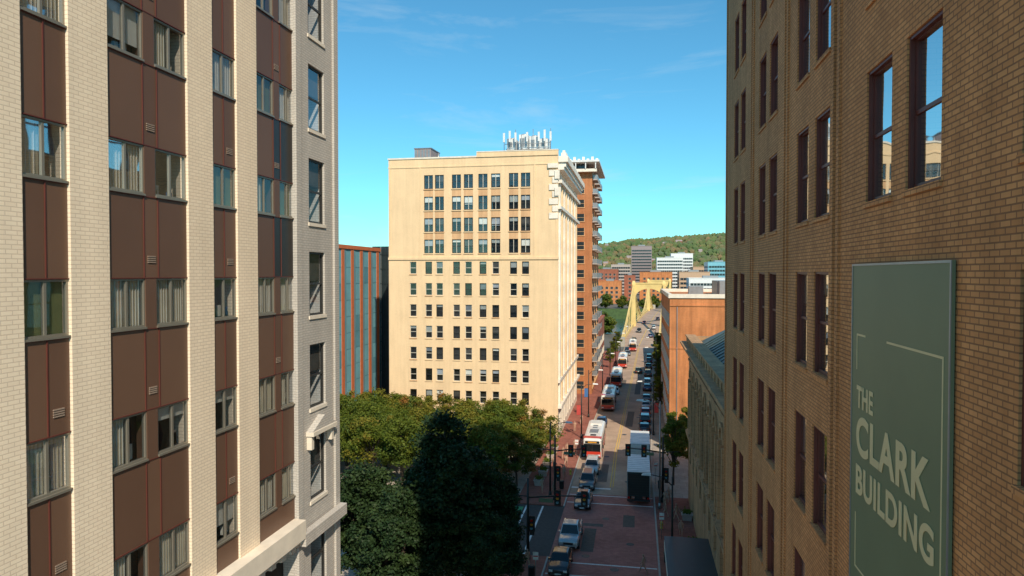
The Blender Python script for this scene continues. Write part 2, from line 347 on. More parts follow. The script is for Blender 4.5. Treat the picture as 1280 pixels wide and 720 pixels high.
# ---------------------------------------------------------------- right office building with sign
def clark():
    e = empty("brick_office_building"); X = 4.6
    f = F((X, 0), (0, 1), (-1, 0)); w = MB(); wi = MB()
    w.box(X + .6, 34, 6.0, 37.8, 0, 50, "tan_brick")
    rows = [(27.45 + 4.05 * i, 30.1 + 4.05 * i) for i in range(-6, 5)]
    segs = [(6.0, 17.25), (17.5, 22.85), (23.1, 29.35), (29.6, 37.8)]
    pairs = {0: [7.6, 13.45], 1: [19.75], 2: [26.2], 3: [33.2]}
    rnd = random.Random(9)
    for si, (a, b_) in enumerate(segs):
        cols = []
        for c in pairs[si]: cols += [(c - 1.78, c - .35), (c + .35, c + 1.78)]
        sk = set()
        if si == 0:
            for ri, r in enumerate(rows):
                if 15 < r[0] < 26: sk |= {(2, ri), (3, ri)}
        facade(w, f, a, b_, 0, 50, cols, rows, .6, "tan_brick", sk)
        if si: w.fbox(f, a, a + .22, 0, 50, 0, .05, "tan_brick")
        w.fbox(f, b_ - .22, b_, 0, 50, 0, .05, "tan_brick")
        for ci, (ca, cb) in enumerate(cols):
            for ri, r in enumerate(rows):
                if (ci, ri) in sk: continue
                c = rnd.random()
                bl = ("blind_grey", rnd.uniform(.35, .5), "top") if c < .45 else ("interior_mid", rnd.uniform(.3, .6), "top") if c < .75 else ("blind_cream", rnd.uniform(.2, .5), "top") if c < .86 else None
                window(wi, f, ca, cb, r[0], r[1], -.16, "brown_frame", "hung", .09, bl, None, "glass_bright")
                wi.fbox(f, ca, ca + .06, r[0], r[1], -.12, -.04, "brown_frame"); wi.fbox(f, cb - .06, cb, r[0], r[1], -.12, -.04, "brown_frame")
                wi.fbox(f, ca + .06, cb - .06, r[1] - .06, r[1], -.12, -.04, "brown_frame")
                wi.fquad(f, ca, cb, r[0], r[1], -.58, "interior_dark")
                w.fbox(f, ca - .05, cb + .05, r[0] - .11, r[0] - .003, -.1, .045, "tan_brick")
    for (a, b_) in [(17.25, 17.5), (22.85, 23.1), (29.35, 29.6)]:
        w.fbox(f, a, b_, 0, 50, -.6, -.16, "tan_brick")
    w.fbox(f, 5.8, 38.1, 50, 51.4, -.8, .9, "stone_ashlar")
    w.obj("walls", e); wi.obj("windows", e)
    s = empty("building_sign"); sb = MB()
    sb.fbox(f, 11.07, 15.8, 19.2, 26.2, .02, .07, "sign_green")
    for q in ((11.07, 11.11), (15.76, 15.8)): sb.fbox(f, q[0], q[1], 19.24, 26.16, .07, .085, "metal_grey")
    sb.fbox(f, 11.07, 15.8, 26.16, 26.2, .07, .085, "metal_grey"); sb.fbox(f, 11.07, 15.8, 19.2, 19.24, .07, .085, "metal_grey")
    sb.fbox(f, 11.3, 11.34, 19.85, 24.75, .071, .078, "sign_text"); sb.fbox(f, 11.34, 13.7, 24.71, 24.75, .071, .078, "sign_text")
    sb.fbox(f, 11.34, 15.45, 19.85, 19.89, .071, .078, "sign_text"); sb.fbox(f, 15.41, 15.45, 19.89, 21.0, .071, .078, "sign_text")
    sb.fbox(f, 14.9, 15.45, 24.71, 24.75, .071, .078, "sign_text"); sb.fbox(f, 15.41, 15.45, 24.0, 24.71, .071, .078, "sign_text")
    sb.obj("panel", s)
    def text(t, ystart, width, z0, h):
        cu = bpy.data.curves.new(t, 'FONT'); cu.body = t; cu.extrude = .01; cu.offset = .028; cu.space_character = 1.06
        o = bpy.data.objects.new("lettering_" + t.lower(), cu); scene.collection.objects.link(o)
        bpy.context.view_layer.update()
        dg = bpy.context.evaluated_depsgraph_get(); me = bpy.data.meshes.new_from_object(o.evaluated_get(dg))
        bpy.data.objects.remove(o)
        co = np.array([v.co[:] for v in me.vertices]); mn = co.min(0); mx = co.max(0)
        sx = width / (mx[0] - mn[0]); sy = h / (mx[1] - mn[1])
        for v in me.vertices:
            x, y, z = v.co; v.co = (X - .075 - (z + .01) * .4, ystart - (x - mn[0]) * sx, z0 + (y - mn[1]) * sy)
        me.materials.clear(); me.materials.append(M["sign_text"])
        o = bpy.data.objects.new("lettering_" + t.lower(), me); scene.collection.objects.link(o); o.parent = s
    text("THE", 15.4, 1.0, 23.22, .46); text("CLARK", 15.4, 3.7, 22.25, .82); text("BUILDING", 15.4, 3.85, 21.42, .62)
clark()

# ---------------------------------------------------------------- theatre (low classical building)
def theatre():
    e = empty("theatre_building"); X = 5.8
    f = F((X, 0), (0, 1), (-1, 0)); w = MB(); wi = MB()
    y0, y1 = 38.0, 80.5
    w.box(X + .7, 40, y0, y1, 0, 18.0, "stone_ashlar")
    cols = [(40 + 4.1 * i, 41.9 + 4.1 * i) for i in range(10)]
    facade(w, f, y0, y1, 0, 17.2, cols, [(4.8, 7.6), (9.2, 14.4)], .7, "stone_ashlar")
    for (a, b_) in cols:
        window(wi, f, a, b_, 4.8, 7.6, -.35, "brown_frame", "slide", .1); window(wi, f, a, b_, 9.2, 14.4, -.35, "brown_frame", "hung", .12)
        cy = (a + b_) / 2; r = .95
        for k in range(9):
            t0 = math.pi * k / 9; t1 = math.pi * (k + 1) / 9
            vs = []
            for n_ in (-.02, .14):
                for rr, t in ((r, t0), (r, t1), (r + .35, t1), (r + .35, t0)):
                    vs.append((X - n_, cy + rr * math.cos(t), 14.4 + rr * math.sin(t)))
            w.add(vs, [(0, 1, 2, 3), (7, 6, 5, 4), (0, 4, 5, 1), (1, 5, 6, 2), (2, 6, 7, 3), (3, 7, 4, 0)], "stone_ashlar")
        w.fbox(f, a - .5, a - .15, 8.6, 14.2, .0, .2, "stone_ashlar"); w.fbox(f, b_ + .15, b_ + .5, 8.6, 14.2, .0, .2, "stone_ashlar")
        w.fbox(f, a - .55, b_ + .55, 8.4, 8.6, 0, .3, "stone_ashlar")
    w.fbox(f, y0, y1, 8.0, 8.25, 0, .35, "stone_ashlar"); w.fbox(f, y0, y1, 16.2, 16.4, 0, .12, "stone_ashlar")
    w.fbox(f, y0, y1 + .3, 17.2, 17.5, -.7, .2, "stone_ashlar")
    n = int((y1 - y0) / .55)
    for i in range(n): w.fbox(f, y0 + .1 + i * .55, y0 + .38 + i * .55, 17.5, 17.8, .1, .45, "stone_ashlar")
    w.fbox(f, y0, y1 + .3, 17.5, 17.8, -.7, .1, "stone_ashlar")
    w.fbox(f, y0, y1 + .8, 17.8, 18.05, -.7, .82, "stone_ashlar"); w.fbox(f, y0, y1 + .95, 18.05, 18.25, -.7, .95, "stone_ashlar")
    w.fbox(f, y0, y1 + .2, 18.25, 18.9, -.6, .3, "stone_ashlar"); w.fbox(f, y0, y1 + .3, 18.9, 19.05, -.7, .4, "stone_ashlar")
    for i in range(20): w.fbox(f, y0 + .6 + i * 2.05, y0 + 1.1 + i * 2.05, 18.25, 18.9, .3, .37, "stone_ashlar")
    w.box(X + .7, 40, y1, y1 + .6, 17.8, 18.25, "stone_ashlar"); w.box(X + .6, 40, y1 - .5, y1 + .2, 18.25, 18.9, "stone_ashlar")
    a0, a1, b0, b1 = X + 1.0, 26, y0 + .2, y1 - .8
    w.add([(a0, b0, 18.3), (a1, b0, 18.3), (a1, b1, 18.3), (a0, b1, 18.3), (X + 6, b0, 21.4), (22, b0, 21.4), (22, b1 - 4, 21.4), (X + 6, b1 - 4, 21.4)],
          [(0, 3, 2, 1), (4, 5, 6, 7), (0, 1, 5, 4), (1, 2, 6, 5), (2, 3, 7, 6), (3, 0, 4, 7)], "roof_teal")
    for i in range(24):
        y = b0 + .4 + i * 1.6
        w.tube([(a0 + .05, y, 18.36), (X + 5.9, y, 21.42)], .04, "roof_teal", 4)
    for y in (48, 60, 72): w.box(X + 7, X + 10, y, y + 3, 21.3, 23.0 if y == 60 else 22.4, "metal_grey")
    w.obj("walls", e); wi.obj("windows", e)
    c = MB(); c.box(2.3, X - .05, 49.0, 58.0, 3.3, 4.1, "signal_black"); c.box(2.25, X, 48.95, 58.05, 4.1, 4.22, "dark_cladding")
    c.box(2.24, 2.3, 49.3, 57.7, 3.4, 4.0, "blind_white"); c.obj("marquee", e)
theatre()

# ---------------------------------------------------------------- cream tower
def cream_tower():
    e = empty("cream_high_rise"); w = MB(); wi = MB(); x0, x1, y0, y1, h = -39.6, -12.1, 106.0, 140.0, 44.3
    f = F((0, y0), (1, 0), (0, -1))
    w.box(x0 + .02, x1 - .6, y0 + .5, y1, 0, h - .6, "cream_brick")
    cu = [-32.9, -31.1, -28.3, -26.35, -24.0, -21.95, -19.1, -17.2]
    cl = [-35.5] + cu
    zc = [40.6 - 3.42 * i for i in range(12)]
    up = [(z - 1.1, z + 1.1) for z in zc[:4]][::-1]; lo = [(z - .98, z + .98) for z in zc[4:]][::-1]; lo[0] = (max(lo[0][0], .8), lo[0][1])
    ucols = [(c - .74, c + .74) for c in cu]; lcols = [(c - .55, c + .55) for c in cl]
    def spn(ci, a, b_): return "cream_spandrel" if (b_ - a) < 2.2 and a > 29 else "cream_brick"
    facade(w, f, x0, x1, 28.6, h, ucols, up, .5, "cream_brick", span=spn)
    facade(w, f, x0, x1, 0, 28.2, lcols, lo, .5, "cream_brick")
    w.fbox(f, x0 - .05, x1 + .05, 28.2, 28.6, -.5, .16, "cream_brick")
    w.fbox(f, x0 - .05, x1 + .05, 42.9, 43.1, 0, .08, "cream_brick")
    for a, b_ in ((x0 + .1, x0 + .35), (-34.4, -34.15), (-15.9, -15.65), (x1 - .35, x1 - .1)): w.fbox(f, a, b_, 28.6, 42.9, 0, .06, "cream_brick")
    rnd = random.Random(11)
    for cols, rows in ((ucols, up), (lcols, lo)):
        for a, b_ in cols:
            for r in rows:
                c = rnd.random()
                bl = ("blind_white", rnd.uniform(.2, .6), "top") if c < .3 else ("blind_grey", rnd.uniform(.3, .6), "top") if c < .5 else ("interior_mid", .6, "top") if c < .75 else None
                fr = "dark_frame" if cols is ucols else "white_frame" if rnd.random() < .6 else "dark_frame"
                window(wi, f, a, b_, r[0], r[1], -.16, fr, "hung", .08, bl)
                if cols is ucols: wi.fbox(f, (a + b_) / 2 - .04, (a + b_) / 2 + .04, r[0] + .09, r[1] - .09, -.18, -.12, "white_frame")
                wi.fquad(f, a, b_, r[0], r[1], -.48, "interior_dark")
                w.fbox(f, a - .08, b_ + .08, r[0] - .16, r[0] - .003, -.1, .1, "cream_spandrel" if rnd.random() < .3 else "cream_brick")
    s = F((x1, 0), (0, 1), (1, 0)); cols = [(y0 + 2.0 + 3.2 * i, y0 + 3.8 + 3.2 * i) for i in range(10)]
    rows = [(1.2, 4.4)] + [(z - 1.0, z + 1.0) for z in zc[:11]][::-1]
    facade(w, s, y0 + .5, y1, 0, h - .6, cols, rows, .6, "terracotta_white")
    for a, b_ in cols:
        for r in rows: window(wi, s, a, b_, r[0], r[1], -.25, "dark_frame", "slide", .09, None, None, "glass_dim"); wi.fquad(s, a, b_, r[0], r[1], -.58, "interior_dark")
    for i in range(10):
        yy = y0 + .7 + 3.2 * i; w.fbox(s, yy, yy + .8, 5.5, 40, 0, .3, "cream_brick" if i % 2 else "terracotta_white")
    for z, n in ((5.0, .6), (9.0, .35), (36.0, .5), (40.0, .6), (42.0, .9), (43.2, 1.5)): w.fbox(s, y0 - .1 if n > .6 else y0 + .1, y1 + .2, z, z + (.5 if n < 1.4 else .9), 0, n, "terracotta_white")
    for i in range(int((y1 - y0) / 1.1)): w.fbox(s, y0 + .2 + i * 1.1, y0 + .65 + i * 1.1, 42.5, 43.2, 0, 1.2, "terracotta_white")
    for i in range(int((y1 - y0) / 3.3)):
        yy = y0 + .5 + i * 3.3; w.fbox(s, yy, yy + 1.0, 44.1, 44.7, .4, 1.2, "terracotta_white"); w.fbox(s, yy + .2, yy + .8, 44.7, 45.1, .6, 1.0, "terracotta_white")
    w.box(x1 - 1.6, x1, y0 - .32, y0, 42.3, 43.0, "terracotta_white")
    for i in range(7):
        ww_ = .9 if i % 2 else 1.4; w.box(x1 - ww_, x1, y0 - .16, y0, 34.5 + i * 1.1, 35.4 + i * 1.1, "terracotta_white")
    for i in range(2): w.box(x1 - .5, x1 + .25, y0 - .35, y0 - .16, 38 + i * 2.6, 39.3 + i * 2.6, "terracotta_white")
    w.box(x0 - .1, -25, y0 - .12, y0 + .5, h, h + .25, "white_stone"); w.box(-25, x1, y0 - .15, y0 + .5, h, h + .75, "cream_brick"); w.box(-25, x1, y0 - .2, y0 + .55, h + .75, h + .9, "white_stone")
    w.box(x0 - .1, x0 + .4, y0 + .5, y1, h - .6, h + .25, "cream_brick"); w.box(x0, x1, y1 - .4, y1, h - .6, h + .25, "cream_brick")
    w.box(x0 + .4, x1 - .6, y0 + .5, y1 - .4, h - .6, h - .5, "roof_gravel")
    w.obj("walls", e); wi.obj("windows", e)
    r = MB(); r.box(-36.2, -33.4, 109, 114, h - .5, h + 2.2, "far_grey"); r.box(-36.3, -33.3, 108.9, 114.1, h + 2.2, h + 2.35, "metal_grey")
    for i in range(5): r.box(-36.1 + i * .55, -35.8 + i * .55, 108.95, 109, h + .3, h + 2.0, "metal_grey")
    r.box(-28, -24.5, 120, 126, h - .5, h + 1.4, "dark_cladding"); r.box(-19, -15.5, 112, 118, h - .5, h + 1.3, "metal_grey")
    r.box(-37, -30, 116, 122, h - .5, h + 1.0, "roof_gravel")
    r.tube([(-33, 112, h), (-33, 112, h + 1.9)], .2, "metal_grey", 8)
    r.obj("rooftop_plant", e)
    a = MB()
    for x in (-21, -18.5, -16, -14.2):
        for y in (110.5, 114): a.tube([(x, y, h - .5), (x, y, h + 2.0)], .1, "metal_grey", 6)
    a.box(-21.3, -13.9, 110.2, 114.3, h + 1.5, h + 1.7, "metal_grey")
    for x, zz in ((-20.3, 3.7), (-18.3, 4.3), (-16.6, 4.0), (-15.0, 3.5)): a.box(x - .75, x + .75, 110.8, 113.6, h + 1.9, h + zz, "metal_white"); a.tube([(x, 112, h + zz), (x, 112, h + zz + .25)], .5, "metal_grey", 12); a.box(x - .5, x + .1, 110.78, 110.8, h + 2.3, h + zz - .6, "metal_grey")
    for x in (-20.3, -18.3, -16.6, -15.0): a.box(x - .6, x - .5, 111, 113, h + 1.7, h + 1.9, "metal_grey"); a.box(x + .5, x + .6, 111, 113, h + 1.7, h + 1.9, "metal_grey")
    for i in range(9):
        x = -21.4 + i * .95; a.tube([(x, 110.2, h + 1.6), (x, 110.2, h + 4.2 + .4 * (i % 3))], .05, "metal_grey", 5)
        if i not in (3, 5): a.box(x - .16, x + .16, 110.0, 110.16, h + 3.0, h + 4.5 + .3 * (i % 2), "metal_white")
    a.tube([(-21.3, 110.2, h + 2.7), (-13.9, 110.2, h + 2.7)], .05, "metal_grey", 5)
    for x in (-21, -17.5, -14): a.tube([(x, 110.3, h), (x + 1.6, 110.3, h + 1.6)], .06, "metal_grey", 5)
    a.obj("rooftop_antenna_platform", e)
cream_tower()

def grid_building(name, x0, x1, y0, y1, h, wall, fh=3.4, ww=1.3, wh=1.8, gap=1.5, faces="SWE", z0=0, trim=None, glass="office_glass", band=False, roof=True):
    e = empty(name); w = MB(); wi = MB()
    w.box(x0, x1, y0, y1, z0, h, wall)
    fs = {"S": (F((x0, y0), (1, 0), (0, -1)), x1 - x0), "W": (F((x0, y0), (0, 1), (-1, 0)), y1 - y0), "E": (F((x1, y0), (0, 1), (1, 0)), y1 - y0)}
    for k in faces:
        f, L = fs[k]; n = max(1, int((L - gap) / (ww + gap))); off = (L - n * ww - (n - 1) * gap) / 2
        nf = int((h - z0 - 1.0) / fh)
        for j in range(nf):
            zz = z0 + 1.2 + j * fh
            if band:
                wi.fbox(f, .6, L - .6, zz, zz + wh, .0, .03, glass)
                for i in range(int(L / 2.5)): wi.fbox(f, 1 + i * 2.5, 1.2 + i * 2.5, zz, zz + wh, .03, .12, wall)
                w.fbox(f, .3, L - .3, zz - .2, zz, 0, .15, trim or wall)
            else:
                for i in range(n):
                    a = off + i * (ww + gap)
                    wi.fbox(f, a, a + ww, zz, zz + wh, 0, .03, glass)
                    wi.fbox(f, a - .08, a, zz, zz + wh, 0, .08, trim or "white_frame"); wi.fbox(f, a + ww, a + ww + .08, zz, zz + wh, 0, .08, trim or "white_frame")
                    wi.fbox(f, a - .15, a + ww + .15, zz - .15, zz, 0, .12, trim or "white_frame"); wi.fbox(f, a, a + ww, zz + wh / 2 - .03, zz + wh / 2 + .03, .03, .06, trim or "white_frame")
    if roof:
        for (a, b_, c, d) in ((x0 - .2, x1 + .2, y0 - .2, y0 + .3), (x0 - .2, x1 + .2, y1 - .3, y1 + .2), (x0 - .2, x0 + .3, y0 + .3, y1 - .3), (x1 - .3, x1 + .2, y0 + .3, y1 - .3)):
            w.box(a, b_, c, d, h, h + .6, trim or wall)
        w.box((x0 * 2 + x1) / 3, (x0 + 2 * x1) / 3, (y0 * 2 + y1) / 3, (y0 + y1 * 2) / 3, h, h + 2.4, "metal_grey")
    w.obj("walls", e); wi.obj("windows", e); return e

def brown_tower():
    e = grid_building("apartment_tower", -32, -9.6, 148, 172, 48.3, "brown_brick", fh=3.0, ww=1.5, wh=1.6, gap=1.0, faces="SE", trim="cream_spandrel", roof=False)
    b = MB()
    for i in range(15):
        z = 4 + i * 3.0
        for y in (148.4, 156, 164):
            b.box(-9.57, -8.5, y, y + 5, z, z + .18, "far_concrete")
            b.box(-8.55, -8.5, y, y + 5, z + .18, z + 1.15, "metal_grey"); b.box(-9.5, -8.55, y, y + .05, z + .18, z + 1.15, "metal_grey")
    b.obj("balconies", e)
    c = MB(); c.box(-33, -8.0, 146.2, 173, 49.6, 50.0, "metal_white"); c.box(-30, -11, 149, 171, 48.3, 49.6, "office_glass")
    for i in range(12): c.box(-32 + i * 2.1, -31.8 + i * 2.1, 146.4, 146.7, 48.2, 49.6, "metal_white")
    for i in range(7): c.box(-14.5 + i * .95, -14.0 + i * .95, 147, 147.6, 50.0, 50.4 + .4 * (i % 2), "terracotta_white")
    c.box(-33, -8.6, 146.6, 148, 47.6, 48.2, "terracotta_white")
    c.obj("roof_canopy", e)
brown_tower()

def striped():
    e = empty("striped_glass_building"); w = MB(); X = -52.0; f = F((X, 0), (0, 1), (1, 0))
    w.box(-85, X, 92, 134, 0, 30.5, "teal_glass")
    y = 92.0; i = 0
    while y < 133.5:
        for j in range(10):
            w.fbox(f, y + .1, y + 2.2, .2 + j * 3.0, 3.05 + j * 3.0, 0, .04, "teal_glass_b" if (i * 7 + j * 3 + (i * j) % 5) % 4 else "teal_glass")
        w.fbox(f, y + 2.3, y + 3.5, 0, 30.5, 0, .1, "stripe_orange")
        w.fbox(f, y + 3.6, y + 4.15, 0, 30.5, 0, .05, "teal_glass")
        w.fbox(f, y - .02, y + .06, 0, 30.5, 0, .07, "metal_grey")
        y += 4.2; i += 1
    w.fbox(f, 91.8, 134, 30.5, 31.2, -1, .2, "stripe_orange")
    w.fbox(f, 91.8, 134, 0, .18, 0, .3, "stripe_orange")
    w.obj("walls", e)
    e = empty("dark_clad_building"); w = MB()
    w.box(-54, -30, 135, 165, 0, 31.6, "dark_cladding")
    for i in range(40): w.box(-54 + i * .6, -53.85 + i * .6, 134.85, 135, 0, 31.6, "dark_cladding" if i % 3 else "metal_grey")
    for j in range(10): w.box(-54, -30, 134.8, 134.85, 2.9 + j * 3, 3.0 + j * 3, "dark_cladding")
    w.box(-50, -40, 140, 150, 31.6, 34.2, "brown_brick"); w.box(-50.2, -39.8, 139.8, 150.2, 34.2, 34.5, "metal_grey")
    w.obj("walls", e)
striped()

grid_building("orange_brick_building", 4.7, 30, 104, 140, 22.4, "orange_brick", faces="W", trim="white_stone")
grid_building("brick_building", 7.4, 32, 142, 176, 13, "red_brick", faces="SW", fh=3.6)
grid_building("brick_building", 8.2, 34, 180, 232, 11, "orange_brick", faces="SW", fh=3.6)
grid_building("brick_building", -40, -10.6, 186, 225, 12, "red_brick", faces="SE", fh=3.8)
def orange_front():
    w = MB(); f = F((4.7, 104), (1, 0), (0, -1))
    w.fbox(f, 0, 25.3, 21.2, 21.45, 0, .12, "orange_brick"); w.fbox(f, 1, 1.12, 1, 21.1, 0, .1, "metal_grey")
    w.fbox(f, 0, 25.3, 14.9, 15.1, 0, .08, "orange_brick")
    for i in range(3):
        for z in (8.5, 12): w.fbox(f, 5 + i * 6, 6.2 + i * 6, z, z + 1.8, 0, .03, "office_glass"); w.fbox(f, 4.9 + i * 6, 6.3 + i * 6, z - .15, z, 0, .1, "white_stone")
    for x, y, z in ((8, 112, 1.6), (13, 118, 2.3), (18, 110, 1.3)): w.box(x, x + 2.2, y, y + 2.4, 22.4, 22.4 + z, "metal_grey")
    o = w.obj("front_trim"); o.parent = bpy.data.objects["orange_brick_building"]
orange_front()

# ---------------------------------------------------------------- ground, roads
def cx(y):
    if y < 100: return -3.0
    if y < 250: return -3.0 + (y - 100) * .024
    return .6 + (y - 250) * .065
HW = 4.9
def strip(mb, ys, xa, xb, z, mat):
    for a, b_ in zip(ys[:-1], ys[1:]):
        mb.add([(xa(a), a, z), (xb(a), a, z), (xb(b_), b_, z), (xa(b_), b_, z)], [(0, 1, 2, 3)], mat)
g = MB()
prof = [(-400, -.01), (300, -.01), (318, -7.5), (500, -7.5), (516, -.01), (1300, .0), (6000, 0)]
for (ya, za), (yb, zb) in zip(prof[:-1], prof[1:]):
    mt = "grass" if (ya, yb) in ((300, 318), (500, 516)) else "ground_city"
    g.add([(-4000, ya, za), (4000, ya, za), (4000, yb, zb), (-4000, yb, zb)], [(0, 1, 2, 3)], mt)
go = g.obj("ground")
r = MB(); r.add([(-4000, 305, -6.6), (4000, 305, -6.6), (4000, 515, -6.6), (-4000, 515, -6.6)], [(0, 1, 2, 3)], "river_water"); r.obj("river")
r = MB()
strip(r, [-60, 58], lambda y: cx(y) - HW, lambda y: cx(y) + HW, .004, "road_concrete")
strip(r, [81] + list(range(90, 251, 10)), lambda y: cx(y) - HW, lambda y: cx(y) + HW, .004, "road_concrete")
r.add([(-7.9, 58, .004), (1.9, 58, .004), (1.9, 81, .004), (-7.9, 81, .004)], [(0, 1, 2, 3)], "intersection_brick")
r.add([(-200, 62, .004), (-7.9, 62, .004), (-7.9, 76, .004), (-200, 76, .004)], [(0, 1, 2, 3)], "asphalt")
r.add([(-200, 232, .002), (-9, 232, .002), (-9, 246, .002), (-200, 246, .002)], [(0, 1, 2, 3)], "asphalt")
r.obj("road")
mk = MB()
def rect(x0, x1, y0, y1, mat="paint_white", z=.012): mk.add([(x0, y0, z), (x1, y0, z), (x1, y1, z), (x0, y1, z)], [(0, 1, 2, 3)], mat)
def rrect(o0, o1, a, b_, mat="paint_white", z=.012): mk.add([(cx(a) + o0, a, z), (cx(a) + o1, a, z), (cx(b_) + o1, b_, z), (cx(b_) + o0, b_, z)], [(0, 1, 2, 3)], mat)
for (o0, o1, a, b_) in ((-1.9, -.7, 86, 94), (2.0, 3.4, 99, 103), (-4.5, -3.3, 107, 121), (.6, 1.8, 118, 131), (-3.9, -2.2, 131, 136), (1.2, 2.4, 150, 171), (-2.6, -1.2, 163, 170), (-4.0, -2.9, 184, 200)): rrect(o0, o1, a, b_, "asphalt_patch", .008)
for (x0_, x1_, a, b_) in ((-5.2, -4.0, 64, 70), (-1.4, -.2, 71, 74.5), (-7.2, -3.4, 70.6, 71.4)): rect(x0_, x1_, a, b_, "asphalt_patch", .008)
for x, y in ((-4.6, 63), (-.6, 66.5), (-3.2, 73), (-1.1, 86.5), (-4.2, 98), (-2.0, 112), (.2, 126), (-1.9, 60.5)):
    mk.add([(x + .38 * math.cos(t * math.pi / 8), y + .38 * math.sin(t * math.pi / 8), .014) for t in range(16)], [tuple(range(16))], "car_trim")
for yy in (58.6, 61.2, 77.6, 80.4): rect(-7.8, 1.8, yy, yy + .22)
rect(-7.8, -3.1, 83.0, 83.5); rect(-2.9, 1.8, 55.5, 56.0)
for yy in range(84, 246):
    rrect(-.22, -.11, yy, yy + 1.0, "paint_yellow"); rrect(.10, .21, yy, yy + 1.0, "paint_yellow")
for xx in (-12.2, -10.4): rect(xx, xx + .2, 62.3, 75.8)
for i in range(30): rect(-14 - i * 5, -11.5 - i * 5, 69, 69.15, "paint_yellow")
rect(-190, -12.4, 73.6, 75.2, "bike_green"); rect(-190, -12.4, 73.3, 73.45)
for yy in range(90, 240, 7): rrect(2.7, 4.8, yy, yy + .12)
mk.obj("road_markings")
def pavement(name, ys, side, far, top, mat):
    m_ = MB(); s = side
    e1 = lambda y: cx(y) + s * HW; e2 = lambda y: cx(y) + s * (HW + .16)
    for a, b_ in zip(ys[:-1], ys[1:]):
        m_.add([(e1(a), a, 0), (e2(a), a, 0), (e2(b_), b_, 0), (e1(b_), b_, 0), (e1(a), a, top + .004), (e2(a), a, top + .004), (e2(b_), b_, top + .004), (e1(b_), b_, top + .004)],
               [(4, 5, 6, 7), (0, 1, 5, 4), (2, 3, 7, 6), (3, 0, 4, 7), (1, 2, 6, 5)], "kerb_stone")
        m_.add([(e2(a), a, 0), (far, a, 0), (far, b_, 0), (e2(b_), b_, 0), (e2(a), a, top), (far, a, top), (far, b_, top), (e2(b_), b_, top)],
               [(4, 5, 6, 7), (0, 1, 5, 4), (2, 3, 7, 6)], mat)
    m_.obj(name)
pavement("pavement", [-60, 62], -1, -13.5, .13, "sidewalk_brick")
pavement("pavement", [76] + list(range(80, 231, 10)) + [232], -1, -13.5, .13, "sidewalk_brick")
pavement("pavement", [-60] + [60, 81], 1, 6.4, .13, "sidewalk_brick")
pavement("pavement", [81] + list(range(90, 245, 10)) + [248], 1, 12, .13, "concrete_paving")
p = MB(); p.box(-120, -13.5, 24.2, 62, 0, .13, "concrete_paving"); p.box(-51.5, -13.5, 76, 106, 0, .13, "concrete_paving"); p.box(-200, -51.5, 76, 92, 0, .13, "concrete_paving"); p.obj("plaza_paving")

# ---------------------------------------------------------------- trees
def tree_mesh(name, h, r, trunk_h, nclump, nleaf, lsize, mats, seed, trunk_r=.18, flat=1.0, cone=.25, clr=.30):
    rs = np.random.RandomState(seed); mb = MB()
    rad = r
    lean = rs.uniform(-.3, .3, 2)
    mb.tube([(0, 0, 0), (0, 0, trunk_h * .5), (lean[0] * .3, lean[1] * .3, trunk_h), (lean[0], lean[1], h * .75)], [trunk_r * 1.3, trunk_r, trunk_r * .85, trunk_r * .3], "bark", 8)
    czz = (trunk_h * .85 + h) / 2; hz = (h - trunk_h * .85) / 2
    cl = []
    for i in range(nclump):
        d = rs.normal(size=3); d /= np.linalg.norm(d); q = rs.uniform(.35, 1.08) ** .6
        if flat != 1: d = np.sign(d) * np.abs(d) ** flat
        pr = 1 - cone * d[2]
        cl.append([d[0] * rad * .85 * q * pr, d[1] * rad * .85 * q * pr, czz + min(1, max(-1, d[2])) * hz * .88 * q])
    cl = np.array(cl)
    for i in range(0, nclump, max(1, nclump // 14)):
        c = cl[i]; base = (lean[0] * .3, lean[1] * .3, trunk_h * rs.uniform(.8, 1.2)); mid = [(base[k] + c[k]) / 2 for k in range(3)]; mid[2] += .2
        mb.tube([base, mid, tuple(c)], [trunk_r * .5, trunk_r * .3, .03], "bark", 5)
    cm = rs.choice(len(mats), nclump)
    cr = rs.uniform(.5, 1.25, nclump) * rad * clr
    idx = rs.randint(0, nclump, nleaf)
    g_ = rs.normal(size=(nleaf, 3)); g_ /= np.linalg.norm(g_, axis=1)[:, None]
    P = cl[idx] + g_ * (cr[idx] * rs.uniform(.2, 1.25, nleaf) ** .8)[:, None] * np.array([1, 1, .7])
    a = rs.normal(size=(nleaf, 3)); a[:, 2] *= .6; a /= np.linalg.norm(a, axis=1)[:, None]
    b_ = np.cross(a, g_ + rs.normal(size=(nleaf, 3)) * .4); b_ /= (np.linalg.norm(b_, axis=1)[:, None] + 1e-6)
    s = (lsize * rs.uniform(.6, 1.3, nleaf))[:, None]
    V = np.stack([P - a * s, P + b_ * s * .6, P + a * s, P - b_ * s * .6], 1).reshape(-1, 3)
    o = len(mb.v); mb.v.extend(map(tuple, V.tolist()))
    ks = [mb.mi(x) for x in mats]
    for i in range(nleaf):
        q = o + i * 4; mb.f.append((q, q + 1, q + 2, q + 3)); mb.m.append(ks[cm[idx[i]]]); mb.sm.append(False)
    me = bpy.data.meshes.new(name); me.from_pydata(mb.v, [], mb.f)
    for nme in mb.names: me.materials.append(M[nme])
    me.polygons.foreach_set("material_index", mb.m); me.update()
    return me
def put(me, name, x, y, z=.13, rot=0, sc=1):
    o = bpy.data.objects.new(name, me); scene.collection.objects.link(o); o.location = (x, y, z); o.rotation_euler[2] = rot; o.scale = (sc,) * 3; return o
